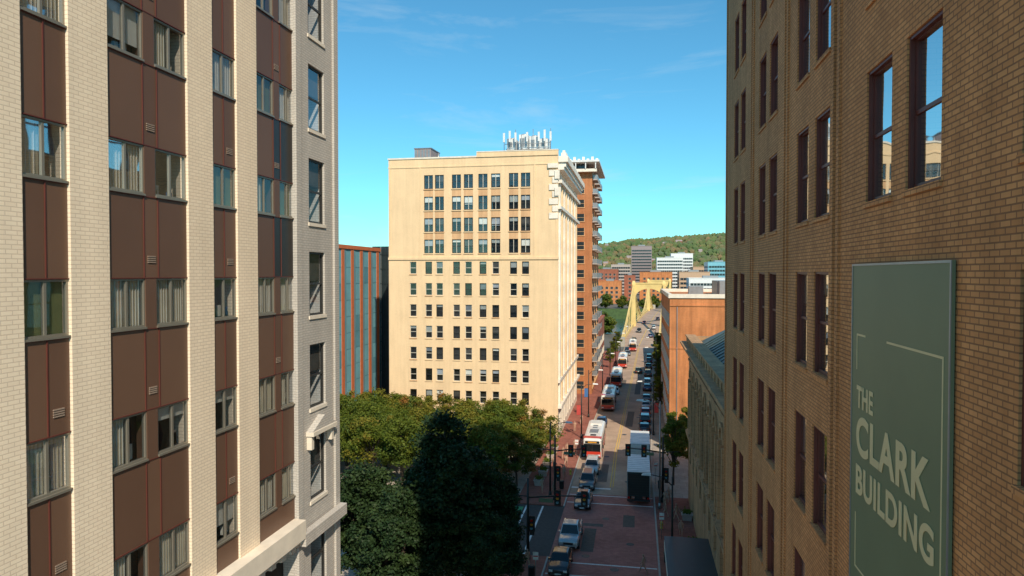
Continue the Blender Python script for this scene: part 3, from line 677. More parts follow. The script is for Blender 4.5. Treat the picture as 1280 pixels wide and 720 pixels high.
small = [tree_mesh("plaza_tree_mesh%d" % i, 8.0, 3.7, 2.6, 70, 9000, .15, [["leaf_a", "leaf_a", "leaf_yellow"], ["leaf_a", "leaf_b", "leaf_yellow", "leaf_yellow"], ["leaf_a", "leaf_a", "leaf_b"], ["leaf_a", "leaf_yellow", "leaf_b", "leaf_orange"]][i], 20 + i, flat=.75, cone=.05, clr=.24) for i in range(4)]
rnd = random.Random(4)
for yy in (80.5, 87, 93.5, 100):
    for i in range(7):
        x = -48 + i * 5.0 + rnd.uniform(-.6, .6)
        if x > -14.5: continue
        put(rnd.choice(small), "plaza_tree", x, yy + rnd.uniform(-.8, .8), .13, rnd.uniform(0, 6.28), rnd.uniform(.93, 1.06))
put(small[3], "plaza_tree", -13.4, 95, .13, 1, .85)
put(small[1], "plaza_tree", -14.2, 88, .13, 2, .85); put(small[3], "plaza_tree", -14.4, 82, .13, 2.6, .72)
big = tree_mesh("big_tree_mesh", 15.6, 4.0, 3.2, 120, 46000, .15, ["leaf_dark", "leaf_shaded_b", "leaf_dark"], 57, trunk_r=.3, cone=.3, clr=.25)
big2 = tree_mesh("big_tree_mesh2", 12.4, 4.0, 3, 100, 40000, .15, ["leaf_dark", "leaf_dark", "leaf_shaded_b"], 52, trunk_r=.28, cone=.25, clr=.25)
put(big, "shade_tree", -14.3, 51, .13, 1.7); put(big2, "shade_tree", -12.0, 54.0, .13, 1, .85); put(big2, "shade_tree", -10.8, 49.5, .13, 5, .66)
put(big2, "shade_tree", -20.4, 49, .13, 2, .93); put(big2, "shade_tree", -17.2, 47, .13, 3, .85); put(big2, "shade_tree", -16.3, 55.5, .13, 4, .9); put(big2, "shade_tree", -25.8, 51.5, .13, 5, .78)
st = tree_mesh("street_tree_mesh", 8.8, 1.9, 2.4, 40, 8000, .13, ["leaf_a", "leaf_yellow", "leaf_a"], 61, trunk_r=.12, clr=.3)
put(st, "street_tree", 4.4, 86, .13, 0, 1.05); put(st, "street_tree", 5.0, 94, .13, 2, .95); put(st, "street_tree", 7.4, 98, .13, 3, .95); put(st, "street_tree", 6.6, 90, .13, 3, 1.0)
for yy in (128, 146, 158, 170, 186, 200, 214, 228): put(st, "street_tree", cx(yy) + HW + 1.6, yy, .13, yy, rnd.uniform(.7, .95))
for yy in (190, 204, 218, 230): put(st, "street_tree", cx(yy) - HW - 1.6, yy, .13, yy, rnd.uniform(.7, .9))
bank = tree_mesh("bank_mesh", 11, 5, 1.5, 60, 6000, .42, ["leaf_a", "leaf_yellow", "leaf_b"], 71)
def mass(name, pts):
    e = empty(name)
    for i, (x, y, s) in enumerate(pts):
        o = put(bank, "crown_%d" % i, x, y, -1, i * 1.3, s); o.parent = e
mass("riverbank_trees", [(-14 - i * 7 + rnd.uniform(-2, 2), 288 + rnd.uniform(-10, 10), rnd.uniform(.9, 1.25)) for i in range(14)] + [(18 + i * 8, 285 + rnd.uniform(-8, 8), rnd.uniform(.8, 1.1)) for i in range(9)])
mass("far_bank_trees", [(-120 + i * 9 + rnd.uniform(-3, 3), 520 + rnd.uniform(-4, 6), rnd.uniform(.7, 1.2)) for i in range(32)])

# ---------------------------------------------------------------- bridge
def bridge():
    e = empty("suspension_bridge"); b = MB(); W = 6.4
    ya, t1, t2, yb = 250, 318, 449, 517
    def P(s, y, z): return (cx(y) + s, y, z)
    def dk(y): return .15 + 2.6 * (1 - ((y - 383.5) / 133.5) ** 2)
    SIX = [(0, 1, 2, 3), (7, 6, 5, 4), (0, 4, 5, 1), (2, 6, 7, 3), (1, 5, 6, 2), (3, 7, 4, 0)]
    ysd = list(range(250, 518, 6)) + [517]
    for a, c in zip(ysd[:-1], ysd[1:]):
        za, zc = dk(a), dk(c)
        b.add([P(-W, a, za), P(W, a, za), P(W, c, zc), P(-W, c, zc), P(-W, a, za - .8), P(W, a, za - .8), P(W, c, zc - .8), P(-W, c, zc - .8)], SIX, "road_concrete")
        for s in (-1, 1):
            x0, x1 = s * (W + .02), s * (W + .5)
            b.add([P(x0, a, za - 1.6), P(x1, a, za - 1.6), P(x1, c, zc - 1.6), P(x0, c, zc - 1.6), P(x0, a, za + 1.1), P(x1, a, za + 1.1), P(x1, c, zc + 1.1), P(x0, c, zc + 1.1)], SIX, "bridge_yellow")
            x2 = s * (W + 2.6)
            b.add([P(x1, a, za - .2), P(x2, a, za - .2), P(x2, c, zc - .2), P(x1, c, zc - .2)], [(0, 1, 2, 3)], "concrete_paving")
            b.tube([P(x2, a, za + .9), P(x2, c, zc + .9)], .07, "bridge_yellow", 4)
            b.tube([P(x2, a, za - .2), P(x2, a, za + .9)], .06, "bridge_yellow", 4)
        b.add([P(-.1, a, za + .01), P(.1, a, za + .01), P(.1, c, zc + .01), P(-.1, c, zc + .01)], [(0, 1, 2, 3)], "paint_yellow")
    TH = 21.5
    for t in (t1, t2):
        for s in (-1, 1):
            x = cx(t) + s * (W + .3)
            b.loft([[(x - w, t - d, z), (x + w, t - d, z), (x + w, t + d, z), (x - w, t + d, z)] for w, d, z in ((1.1, 1.5, -1.5), (.95, 1.3, 6), (.85, 1.1, 14), (.8, 1.0, TH), (.5, .6, TH + 1.2))], "bridge_yellow", smooth=False)
        n = 12; xl = W - .4
        for k in range(n):
            a0 = math.pi * k / n; a1 = math.pi * (k + 1) / n
            vs = []
            for yy in (t - .7, t + .7):
                for an, top in ((a0, 0), (a1, 0), (a1, 1), (a0, 1)):
                    xx = cx(t) + xl * math.cos(an); zz = (15.0 + 4.2 * math.sin(an)) if not top else TH - .2
                    vs.append((xx, yy, zz))
            b.add(vs, SIX, "bridge_yellow")
        b.box(cx(t) - W - 1, cx(t) + W + 1, t - .9, t + .9, TH - .2, TH + .4, "bridge_yellow")
        b.box(cx(t) - W - 2.5, cx(t) + W + 2.5, t - 3, t + 3, -9, -1.0, "pier_stone")
    def ch(y):
        if y < t1: q = (y - ya) / (t1 - ya); return dk(y) + 1.0 + (TH - 3.0) * (q ** 1.45)
        if y > t2: q = (yb - y) / (yb - t2); return dk(y) + 1.0 + (TH - 3.0) * (q ** 1.45)
        q = (y - 383.5) / (383.5 - t1); return 4.6 + (TH + .2 - 4.6) * q * q
    for s in (-1, 1):
        yy = [ya + (yb - ya) * i / 66 for i in range(67)]
        for off in (0, 1.2):
            pts = [P(s * (W + .3), y, ch(y) - off) for y in yy]
            for p0, p1 in zip(pts[:-1], pts[1:]):
                x, y, z = p0; x2, y2, z2 = p1
                b.add([(x - .26, y, z - .26), (x + .26, y, z - .26), (x2 + .26, y2, z2 - .26), (x2 - .26, y2, z2 - .26), (x - .26, y, z + .26), (x + .26, y, z + .26), (x2 + .26, y2, z2 + .26), (x2 - .26, y2, z2 + .26)], SIX, "bridge_yellow")
        for y in yy[1:-1:2]:
            if ch(y) > dk(y) + 1.6: x, _, z = P(s * (W + .3), y, 0); b.box(x - .12, x + .12, y - .15, y + .15, dk(y) + 1, ch(y), "bridge_yellow")
    for y in (250, 517):
        for s in (-1, 1): b.box(cx(y) + s * (W + .2) - 1.0, cx(y) + s * (W + .2) + 1.6, y - 2.5, y + 2.5, -2, 3.0, "pier_stone")
    b.obj("structure", e)
bridge()

# ---------------------------------------------------------------- far city
def far(name, x0, x1, y, d, h, wall, band=True, **k): grid_building(name, x0, x1, y, y + d, h, wall, fh=3.8, wh=2.0, ww=2.2, gap=2.0, faces="SW", band=band, **k)
far("brick_warehouse", -62, -36, 585, 30, 21, "red_brick", False); far("brick_warehouse", -34, -14, 600, 40, 19, "orange_brick", False)
far("brick_warehouse", -12, -2, 640, 30, 24, "red_brick", False); far("brick_warehouse", 2, 32, 660, 30, 27, "orange_brick", False)
far("office_tower", -8, 18, 900, 30, 61, "far_grey"); far("white_office_building", 22, 52, 820, 30, 44, "far_white")
far("white_office_building", 40, 66, 860, 30, 50, "far_white"); far("glass_office_building", 68, 92, 700, 40, 37, "teal_glass_b")
far("office_building", 40, 75, 560, 30, 22, "far_white"); far("office_building", 36, 62, 620, 30, 27, "far_tan")
far("brick_building", -44, -20, 720, 30, 30, "red_brick", False); far("office_building", -80, -48, 760, 30, 33, "far_tan"); far("office_building", -30, -8, 800, 30, 36, "far_concrete")
far("brick_building", 60, 110, 780, 40, 33, "far_tan"); far("office_building", 100, 150, 640, 40, 28, "far_concrete"); far("brick_building", -130, -85, 640, 40, 26, "red_brick", False)
rnd = random.Random(15)
for i in range(26):
    x = rnd.uniform(-260, 330); y = rnd.uniform(880, 1350); w_ = rnd.uniform(14, 34)
    if -12 < x < 22 and y < 960: continue
    far("town_building", x, x + w_, y, rnd.uniform(12, 30), rnd.uniform(14, 34), rnd.choice(["red_brick", "far_tan", "far_concrete", "far_white", "orange_brick"]), rnd.random() < .5)
c = MB(); c.box(-62, -56, 900, 906, 0, 34, "far_tan"); c.add([(-62.5, 899.5, 34), (-55.5, 899.5, 34), (-55.5, 906.5, 34), (-62.5, 906.5, 34), (-59, 903, 60)], [(0, 1, 4), (1, 2, 4), (2, 3, 4), (3, 0, 4)], "roof_teal"); c.box(-62, -56, 906, 930, 0, 18, "far_tan"); c.obj("church")
def hz(x, y):
    t = max(0, min(1, (y - 1350) / 700)); t = t * t * (3 - 2 * t)
    return t * (114 + 22 * noise.noise(Vector((x * .0016, y * .0012, 3))) + .05 * x + 18 * noise.noise(Vector((x * .006, y * .004, 9))))
h = MB(); nx, ny = 120, 34; vs = []
for j in range(ny):
    for i in range(nx):
        x = -1500 + 3600 * i / (nx - 1); y = 1300 + 1900 * j / (ny - 1); vs.append((x, y, max(0, hz(x, y)) + .02))
h.add(vs, [(j * nx + i, j * nx + i + 1, (j + 1) * nx + i + 1, (j + 1) * nx + i) for j in range(ny - 1) for i in range(nx - 1)], "hill_leaf", True); h.obj("hills")
t = MB()
bm = bmesh.new(); bmesh.ops.create_icosphere(bm, subdivisions=1, radius=1); iv = [tuple(v.co) for v in bm.verts]; fi = [tuple(v.index for v in f_.verts) for f_ in bm.faces]; bm.free()
for i in range(9000):
    x = rnd.uniform(-450, 700); y = rnd.uniform(1250, 2150); r_ = rnd.uniform(4, 8); z = hz(x, y) + r_ * .4
    t.add([(x + v[0] * r_ * rnd.uniform(.7, 1.3), y + v[1] * r_, z + v[2] * r_ * rnd.uniform(.7, 1.3)) for v in iv], fi, "hill_leaf" if rnd.random() < .6 else "hill_leaf_hazed_b")
t.obj("hillside_trees", recalc=False)
t = MB()
for i in range(90):
    x = rnd.uniform(-400, 600); y = rnd.uniform(1400, 1900); z = hz(x, y); w_ = rnd.uniform(8, 14); hh = rnd.uniform(6, 10)
    t.box(x, x + w_, y, y + 10, z - 3, z + hh, rnd.choice(["far_grey", "far_tan", "far_concrete", "red_brick"]))
    t.add([(x - .5, y - .5, z + hh), (x + w_ + .5, y - .5, z + hh), (x + w_ + .5, y + 10.5, z + hh), (x - .5, y + 10.5, z + hh), (x, y + 5, z + hh + 4), (x + w_, y + 5, z + hh + 4)], [(0, 1, 5, 4), (2, 3, 4, 5), (1, 2, 5), (3, 0, 4)], "far_grey")
    for q in range(3): t.box(x + 1.5 + q * w_ / 3, x + 2.8 + q * w_ / 3, y - .1, y, z + hh - 4, z + hh - 2, "office_glass")
t.obj("hillside_houses")

# ---------------------------------------------------------------- vehicles
def wheel(mb, x, y, r, w, s):
    def ring(xx, rr): return [(xx, y + rr * math.cos(2 * math.pi * k / 18), r + rr * math.sin(2 * math.pi * k / 18)) for k in range(18)]
    mb.loft([ring(x - s * w, r * .96), ring(x - s * .02, r), ring(x, r * .9)], "tire", smooth=False)
    mb.loft([ring(x + s * .002, r * .66), ring(x + s * .012, r * .6)], "rim", smooth=False)
    mb.loft([ring(x + s * .013, r * .2), ring(x + s * .02, r * .16)], "car_trim", smooth=False)
def car_mesh(kind, paint):
    mb = MB()
    if kind == "sedan": L = 4.6; top = 1.45; st = [(-2.3, .74, .74), (-2.22, .84, .9), (-1.7, .9, .99), (-.8, .91, .95), (.9, .91, .95), (1.8, .89, .84), (2.18, .83, .74), (2.3, .74, .6)]; gb = (-1.85, 1.05); gt = (-1.05, .25)
    elif kind == "suv": L = 4.7; top = 1.72; st = [(-2.35, .8, .95), (-2.27, .88, 1.05), (-1.6, .93, 1.08), (-.8, .93, 1.06), (.9, .93, 1.06), (1.8, .91, .98), (2.2, .86, .9), (2.35, .78, .7)]; gb = (-2.2, 1.05); gt = (-1.85, .4)
    else: L = 5.6; top = 1.85; st = [(-2.8, .88, 1.05), (-2.74, .96, 1.1), (-1.6, .98, 1.12), (-.8, .98, 1.12), (.9, .98, 1.1), (2.2, .95, 1.08), (2.6, .9, 1.0), (2.8, .82, .8)]; gb = (-.9, 1.25); gt = (-.7, .6)
    loops = []
    for y, w, zt in st:
        zb = .28 if abs(y) < L * .46 else .36
        loops.append([(-w * .9, y, zb), (-w, y, zb + .16), (-w * 1.005, y, zb + (zt - zb) * .6), (-w * .97, y, zt - .05), (-w * .86, y, zt), (0, y, zt + .03), (w * .86, y, zt), (w * .97, y, zt - .05), (w * 1.005, y, zb + (zt - zb) * .6), (w, y, zb + .16), (w * .9, y, zb)])
    mb.loft(loops, paint)
    wb = st[3][1] * .9; wt = wb * .8; zb = st[3][2] - .03
    def lp(y0, y1, w, z): return [(-w, y0, z), (w, y0, z), (w, y1, z), (-w, y1, z)]
    def ip(a, b_, t): return a + (b_ - a) * t
    mb.loft([lp(gb[0], gb[1], wb, zb), lp(gt[0] - .03, gt[1] + .05, wt + .01, top - .07)], "car_glass", smooth=False)
    mb.loft([lp(gt[0] - .06, gt[1] + .08, wt + .035, top - .09), lp(gt[0], gt[1], wt + .0, top - .02), lp(gt[0] + .15, gt[1] - .15, wt - .15, top)], paint, smooth=False)
    def pil(yb, yt, th=.05):
        for s in (-1, 1):
            mb.loft([[(s * (wb + .012), yb - th, zb), (s * (wb - .04), yb - th, zb), (s * (wb - .04), yb + th, zb), (s * (wb + .012), yb + th, zb)],
                     [(s * (wt + .025), yt - th, top - .06), (s * (wt - .03), yt - th, top - .06), (s * (wt - .03), yt + th, top - .06), (s * (wt + .025), yt + th, top - .06)]], paint, smooth=False)
    pil(gb[0] + .05, gt[0], .09); pil(gb[1] - .05, gt[1] + .02, .05); pil(ip(gb[0], gb[1], .5), ip(gt[0], gt[1], .45), .04)
    if kind == "pickup":
        mb.box(-.78, .78, -2.66, -1.05, 1.06, 1.155, "car_trim"); mb.box(-.86, -.78, -2.7, -1.0, 1.1, 1.2, paint); mb.box(.78, .86, -2.7, -1.0, 1.1, 1.2, paint)
    fy = st[-1][0]; ry = st[0][0]; w = st[-1][1]; zf = st[-1][2]
    r = .34 if kind == "sedan" else .38; mw = st[3][1]
    for y in (fy * .63, ry * .62):
        for s in (-1, 1):
            def ring(xx, rr): return [(xx, y + rr * math.cos(math.pi * k / 8), r + rr * math.sin(math.pi * k / 8)) for k in range(16)]
            mb.loft([ring(s * (mw - .2), r * 1.16), ring(s * (mw + .006), r * 1.16)], "car_trim", smooth=False)
            wheel(mb, s * (mw + .02), y, r, .24, s)
    for s in (-1, 1):
        mb.box(s * w * .62, s * (w + .03), fy - .16, fy + .015, zf - .08, zf + .08, "lamp_clear")
        mb.box(s * st[0][1] * .68, s * (st[0][1] + .02), ry - .012, ry + .1, st[0][2] - .18, st[0][2] - .02, "lamp_red")
        mb.box(s * (wb + .02), s * (wb + .2), gb[1] - .35, gb[1] - .2, zb + .05, zb + .2, paint)
    mb.box(-w * .55, w * .55, fy - .05, fy + .02, zf - .16, zf + .04, "car_trim"); mb.box(-w * .8, w * .8, fy - .05, fy + .03, .36, .48, "car_trim")
    mb.box(-.26, .26, fy + .02, fy + .035, zf - .3, zf - .18, "lamp_clear"); mb.box(-.26, .26, ry - .03, ry, .6, .74, "lamp_clear")
    mb.box(-.8, .8, ry - .02, ry + .05, .38, .5, "car_trim")
    return mb
cache = {}
def vehicle(name, key, builder, x, y, face, z=.01, tilt=0):
    if key not in cache:
        o = builder().obj(name); cache[key] = o.data
    else:
        o = bpy.data.objects.new(name, cache[key]); scene.collection.objects.link(o)
    o.location = (x, y, z); o.rotation_euler[2] = (0 if face > 0 else math.pi) + tilt
    return o
def bus_mesh():
    mb = MB(); L = 6.1; w = 1.28
    def sec(y, ww, z0, z1): return [(-ww + .1, y, z0), (-ww, y, z0 + .12), (-ww, y, z1 - .3), (-ww + .1, y, z1 - .08), (-ww + .35, y, z1), (ww - .35, y, z1), (ww - .1, y, z1 - .08), (ww, y, z1 - .3), (ww, y, z0 + .12), (ww - .1, y, z0)]
    mb.loft([sec(-L, w - .06, .42, 3.0), sec(-L + .1, w, .36, 3.08), sec(L - .35, w, .36, 3.08), sec(L - .1, w - .05, .36, 3.0), sec(L, w - .14, .4, 2.86)], "bus_white", smooth=False)
    for s in (-1, 1):
        mb.box(s * w, s * (w + .012), -L + .15, L - .5, .5, 1.25, "bus_red")
        mb.box(s * w, s * (w + .015), -L + .6, L - .9, 1.4, 2.45, "car_glass")
        for i in range(8): y = -L + 1.9 + i * 1.35; mb.box(s * (w + .015), s * (w + .03), y, y + .07, 1.4, 2.45, "car_trim")
        if s > 0: mb.box(s * (w + .016), s * (w + .04), L - 1.7, L - .95, .45, 2.4, "car_glass")
        for y in (-L + 2.6, L - 2.5):
            def ring(xx, rr): return [(xx, y + rr * math.cos(math.pi * k / 8), .48 + rr * math.sin(math.pi * k / 8)) for k in range(16)]
            mb.loft([ring(s * (w - .2), .58), ring(s * (w + .018), .58)], "car_trim", smooth=False); wheel(mb, s * (w + .03), y, .48, .3, s)
        mb.tube([(s * 1.1, L - .1, 2.75), (s * 1.5, L + .15, 2.7), (s * 1.5, L + .18, 2.2)], .03, "car_trim", 5); mb.box(s * 1.4, s * 1.6, L + .12, L + .2, 1.85, 2.3, "car_trim")
    mb.box(-w + .1, w - .1, L - .02, L + .03, .45, 1.3, "bus_red"); mb.box(-w + .14, w - .14, L - .02, L + .035, 1.32, 2.38, "car_glass"); mb.box(-.03, .03, L + .035, L + .05, 1.32, 2.38, "car_trim")
    mb.box(-w + .02, w - .02, L - 1.6, L - .4, 3.082, 3.1, "bus_red")
    mb.box(-w + .3, w - .3, L - .02, L + .02, 2.42, 2.75, "signal_black"); mb.box(-.6, .6, L + .02, L + .03, 2.5, 2.68, "lamp_amber")
    for s in (-1, 1): mb.box(s * .75, s * 1.08, L + .03, L + .05, .72, .92, "lamp_clear")
    mb.box(-w + .05, w - .05, L, L + .1, .38, .55, "car_trim")
    mb.tube([(-.8, L + .1, .7), (-.8, L + .5, .75), (.8, L + .5, .75), (.8, L + .1, .7)], .03, "pole_grey", 5)
    mb.box(-w + .15, w - .15, -L - .02, -L, .5, 1.6, "bus_red"); mb.box(-w + .3, w - .3, -L - .025, -L, 1.75, 2.4, "car_glass")
    for s in (-1, 1): mb.box(s * .95, s * 1.12, -L - .035, -L, 1.0, 1.5, "lamp_red")
    mb.box(-.85, .85, -L + .7, -L + 3.2, 3.08, 3.3, "bus_white"); mb.box(-.6, .6, .5, 2.6, 3.08, 3.2, "metal_grey"); mb.box(-.4, .4, 3.5, 4.2, 3.08, 3.15, "car_trim")
    for y in (-2.6, -1.2): mb.box(-.35, .35, y, y + .7, 3.08, 3.14, "metal_grey")
    return mb
def truck_mesh(dark):
    mb = MB(); w = 1.27
    mb.box(-w, w, -5.2, 2.2, 1.05, 3.75, "metal_white" if not dark else "dark_cladding"); mb.box(-w - .01, w + .01, -5.22, 2.22, 3.752, 3.83, "metal_white")
    for i in range(9): mb.box(-w + .05, w - .05, -4.8 + i * .8, -4.76 + i * .8, 3.83, 3.845, "metal_grey")
    for x in (-w - .015, w - .08):
        for y in (-5.25, 2.12): mb.box(x, x + .095, y, y + .1, 1.0, 3.75, "metal_grey")
    mb.box(-w + .12, w - .12, -5.235, -5.2, 1.2, 3.55, "signal_black" if dark else "bus_white")  # dark variant: rear door blackened, shadow on its back painted in
    for i in range(8): mb.box(-w + .12, w - .12, -5.245, -5.235, 1.35 + i * .28, 1.37 + i * .28, "metal_grey" if not dark else "car_trim")
    mb.box(-w, w, -5.35, -5.1, .55, .7, "car_trim"); mb.box(-.45, .45, -5.0, 4.4, .65, 1.04, "car_trim")
    for s in (-1, 1): mb.box(s * .95, s * 1.2, -5.3, -5.22, .8, .98, "lamp_red")
    def sec(z, y0, y1, ww): return [(-ww, y0, z), (ww, y0, z), (ww, y1, z), (-ww, y1, z)]
    mb.loft([sec(.55, 2.4, 4.6, 1.1), sec(1.5, 2.4, 4.6, 1.12)], "carpaint_white", smooth=False); mb.loft([sec(1.502, 2.42, 4.55, 1.08), sec(2.35, 2.42, 4.15, 1.0)], "car_glass", smooth=False); mb.loft([sec(2.352, 2.4, 4.2, 1.03), sec(2.6, 2.4, 3.9, .95)], "carpaint_white", smooth=False)
    mb.box(-1.12, 1.12, 2.38, 2.8, 1.5, 2.4, "carpaint_white"); mb.box(-1.0, 1.0, 4.6, 4.68, .5, .8, "car_trim")
    mb.loft([[(-1.0, 2.3, 2.55), (1.0, 2.3, 2.55), (1.0, 3.6, 2.6), (-1.0, 3.6, 2.6)], [(-.9, 2.3, 3.5), (.9, 2.3, 3.5), (.9, 2.5, 3.5), (-.9, 2.5, 3.5)]], "carpaint_white", smooth=False)
    for s in (-1, 1):
        for y in (-3.6, 3.6): wheel(mb, s * 1.2, y, .5, .4, s)
        mb.box(s * 1.2, s * 1.38, 4.3, 4.4, 1.5, 2.1, "car_trim"); mb.box(s * .7, s * 1.0, 4.6, 4.63, .85, 1.05, "lamp_clear")
    return mb
def car(name, kind, color, x, y, face, tilt=0): vehicle(name, kind + color, lambda: car_mesh(kind, "carpaint_" + color), x, y, face, tilt=tilt)
car("pickup_truck", "pickup", "silver", -6.3, 66.5, -1); car("parked_car", "sedan", "black", -6.6, 60.2, -1); car("car", "sedan", "grey", -5.9, 77.2, -1)
car("car", "suv", "grey", -5.9, 84.0, -1); car("car", "suv", "silver", -5.8, 90.5, -1)
vehicle("city_bus", "bus", bus_mesh, -6.1, 101.5, -1)
car("car", "sedan", "blue", cx(118) - 3.4, 118, -1)
for y in (136, 164): vehicle("city_bus", "bus", bus_mesh, cx(y) - 3.3, y, -1)
vehicle("city_bus", "bus", bus_mesh, cx(196) - 3.3, 196, -1); vehicle("city_bus", "bus", bus_mesh, cx(238) - 1.8, 238, -1)
vehicle("box_truck", "truckd", lambda: truck_mesh(True), .2, 83, 1); vehicle("box_truck", "truckw", lambda: truck_mesh(False), .4, 96, 1)
ks = [("sedan", "black"), ("suv", "grey"), ("sedan", "blue"), ("sedan", "silver"), ("suv", "black"), ("sedan", "darkgreen"), ("suv", "white"), ("sedan", "grey"), ("sedan", "red")]
for i, y in enumerate([115, 121.5, 128, 135, 142.5, 156, 163, 178, 192, 205, 212]):
    k = ks[(i * 4) % len(ks)]; car("parked_car", k[0], k[1], cx(y) + 3.85, y, 1)
for i, y in enumerate([150, 183, 222]): k = ks[(i * 2 + 3) % len(ks)]; car("car", k[0], k[1], cx(y) + (1.4 if i % 2 else -2.9), y, 1 if i % 2 else -1)
for i, y in enumerate([262, 275, 292, 305, 330, 352]):
    k = ks[(i * 2) % len(ks)]; o = car("car", k[0], k[1], cx(y) + (2.8 if i % 2 else -2.6), y, 1 if i % 2 else -1)
for o in scene.objects:
    if o.name.startswith("car") and o.location.y > 255: o.location.z = .17 + 2.6 * (1 - ((o.location.y - 383.5) / 133.5) ** 2)
for i, (x, k) in enumerate([(-30, ks[3]), (-36, ks[0]), (-24, ks[6]), (-44, ks[8])]):
    vehicle("parked_car", k[0] + k[1], lambda k=k: car_mesh(k[0], "carpaint_" + k[1]), x, 63.6 if i % 2 else 67, 1, tilt=math.pi / 2)

# ---------------------------------------------------------------- street furniture
def street_lamp(x, y, h, dirx, dark=True, banner=None):
    m_ = MB(); mt = "pole_dark" if dark else "pole_grey"
    m_.tube([(0, 0, 0), (0, 0, .6)], [.2, .16], mt, 10); m_.tube([(0, 0, .6), (0, 0, h)], [.11, .07], mt, 8)
    m_.tube([(0, 0, h - .8), (dirx * .7, 0, h - .1), (dirx * 1.9, 0, h + .1)], [.05, .045, .04], mt, 6)
    m_.loft([[(dirx * 1.8, -.16, h + .02), (dirx * 2.6, -.14, h + .02), (dirx * 2.6, .14, h + .02), (dirx * 1.8, .16, h + .02)], [(dirx * 1.8, -.1, h + .2), (dirx * 2.5, -.08, h + .16), (dirx * 2.5, .08, h + .16), (dirx * 1.8, .1, h + .2)]], "metal_white", smooth=False)
    if banner:
        m_.tube([(0, 0, 5.2), (-dirx * .8, 0, 5.2)], .02, mt, 4); m_.tube([(0, 0, 3.6), (-dirx * .8, 0, 3.6)], .02, mt, 4); m_.box(-dirx * .12, -dirx * .75, -.01, .01, 3.62, 5.18, banner)
    o = m_.obj("street_lamp"); o.location = (x, y, .13)
street_lamp(2.5, 77, 11.8, -1, False)
street_lamp(-9.9, 79, 8.6, 1, True); street_lamp(-8.6, 108, 8.5, 1, True, "banner_red"); street_lamp(-8.6, 124, 8.5, 1, True, "banner_blue")
for y in (150, 176, 202, 228): street_lamp(cx(y) - HW - .7, y, 8.5, 1); street_lamp(cx(y) + HW + .6, y - 12, 8.5, -1)
street_lamp(2.6, 112, 8.5, -1, True, "banner_red"); street_lamp(3.0, 60, 8.5, -1, True)
def signal_head(m_, x, y, z):
    m_.box(x - .18, x + .18, y - .14, y + .14, z - .55, z + .55, "signal_black"); m_.box(x - .3, x + .3, y + .0, y + .02, z - .7, z + .7, "signal_black")
    for k, (dz, mt) in enumerate(((.36, "lamp_red"), (0, "lamp_amber"), (-.36, "teal_glass"))):
        m_.tube([(x, y - .14, z + dz), (x, y - .2, z + dz)], .13, mt, 10); m_.box(x - .15, x + .15, y - .32, y - .14, z + dz + .13, z + dz + .16, "signal_black")
def mast(x, y, L, dirx):
    m_ = MB(); m_.tube([(0, 0, 0), (0, 0, .5)], [.25, .2], "pole_dark", 10); m_.tube([(0, 0, .5), (0, 0, 7.4)], [.15, .1], "pole_dark", 8)
    m_.tube([(0, 0, 5.6), (dirx * L * .5, 0, 5.9), (dirx * L, 0, 6.0)], [.09, .07, .05], "pole_dark", 6); m_.tube([(0, 0, 5.7), (-dirx * 2.0, 0, 5.8)], .05, "pole_dark", 6)
    signal_head(m_, dirx * (L - .3), 0, 5.75); signal_head(m_, dirx * L * .5, 0, 5.7); signal_head(m_, 0.35, 0, 3.2); m_.box(dirx * 1.0, dirx * 2.3, -.06, -.03, 5.25, 5.6, "sign_green")
    m_.box(.2, .6, -.1, .12, 2.2, 2.6, "signal_black")
    o = m_.obj("traffic_signal"); o.location = (x, y, .13)
mast(-9.7, 61.2, 5.4, 1); mast(2.9, 79.2, 4.2, -1); mast(-9.2, 77.8, 3.6, 1)
def bin_(x, y):
    m_ = MB(); ring = lambda r, z: [(r * math.cos(2 * math.pi * k / 14), r * math.sin(2 * math.pi * k / 14), z) for k in range(14)]
    m_.loft([ring(.22, 0), ring(.28, .1), ring(.3, .85), ring(.33, .88), ring(.33, .94), ring(.2, 1.05)], "pole_dark"); o = m_.obj("litter_bin"); o.location = (x, y, .13)
bin_(-8.8, 57.5); bin_(-8.9, 82); bin_(2.7, 62.5); bin_(2.8, 84)
def hydrant(x, y):
    m_ = MB(); ring = lambda r, z: [(r * math.cos(2 * math.pi * k / 12), r * math.sin(2 * math.pi * k / 12), z) for k in range(12)]
    m_.loft([ring(.16, 0), ring(.16, .05), ring(.1, .06), ring(.1, .5), ring(.14, .52), ring(.12, .62), ring(.05, .7)], "signal_yellow"); m_.tube([(-.2, 0, .4), (.2, 0, .4)], .05, "signal_yellow", 8); o = m_.obj("fire_hydrant"); o.location = (x, y, .13)
hydrant(2.5, 71); hydrant(-8.4, 88)
def tsign(x, y, mt, h=2.6):
    m_ = MB(); m_.tube([(0, 0, 0), (0, 0, h)], .03, "pole_grey", 6); m_.box(-.23, .23, -.05, -.03, h - .65, h, mt); m_.box(-.2, .2, -.055, -.05, h - .4, h - .3, "banner_red"); o = m_.obj("traffic_sign"); o.location = (x, y, .13)
tsign(2.3, 86, "paint_white"); tsign(-8.3, 96, "paint_white"); tsign(2.4, 68, "paint_white"); tsign(cx(130) + 5.3, 130, "paint_white"); tsign(-8.3, 56.5, "paint_white")
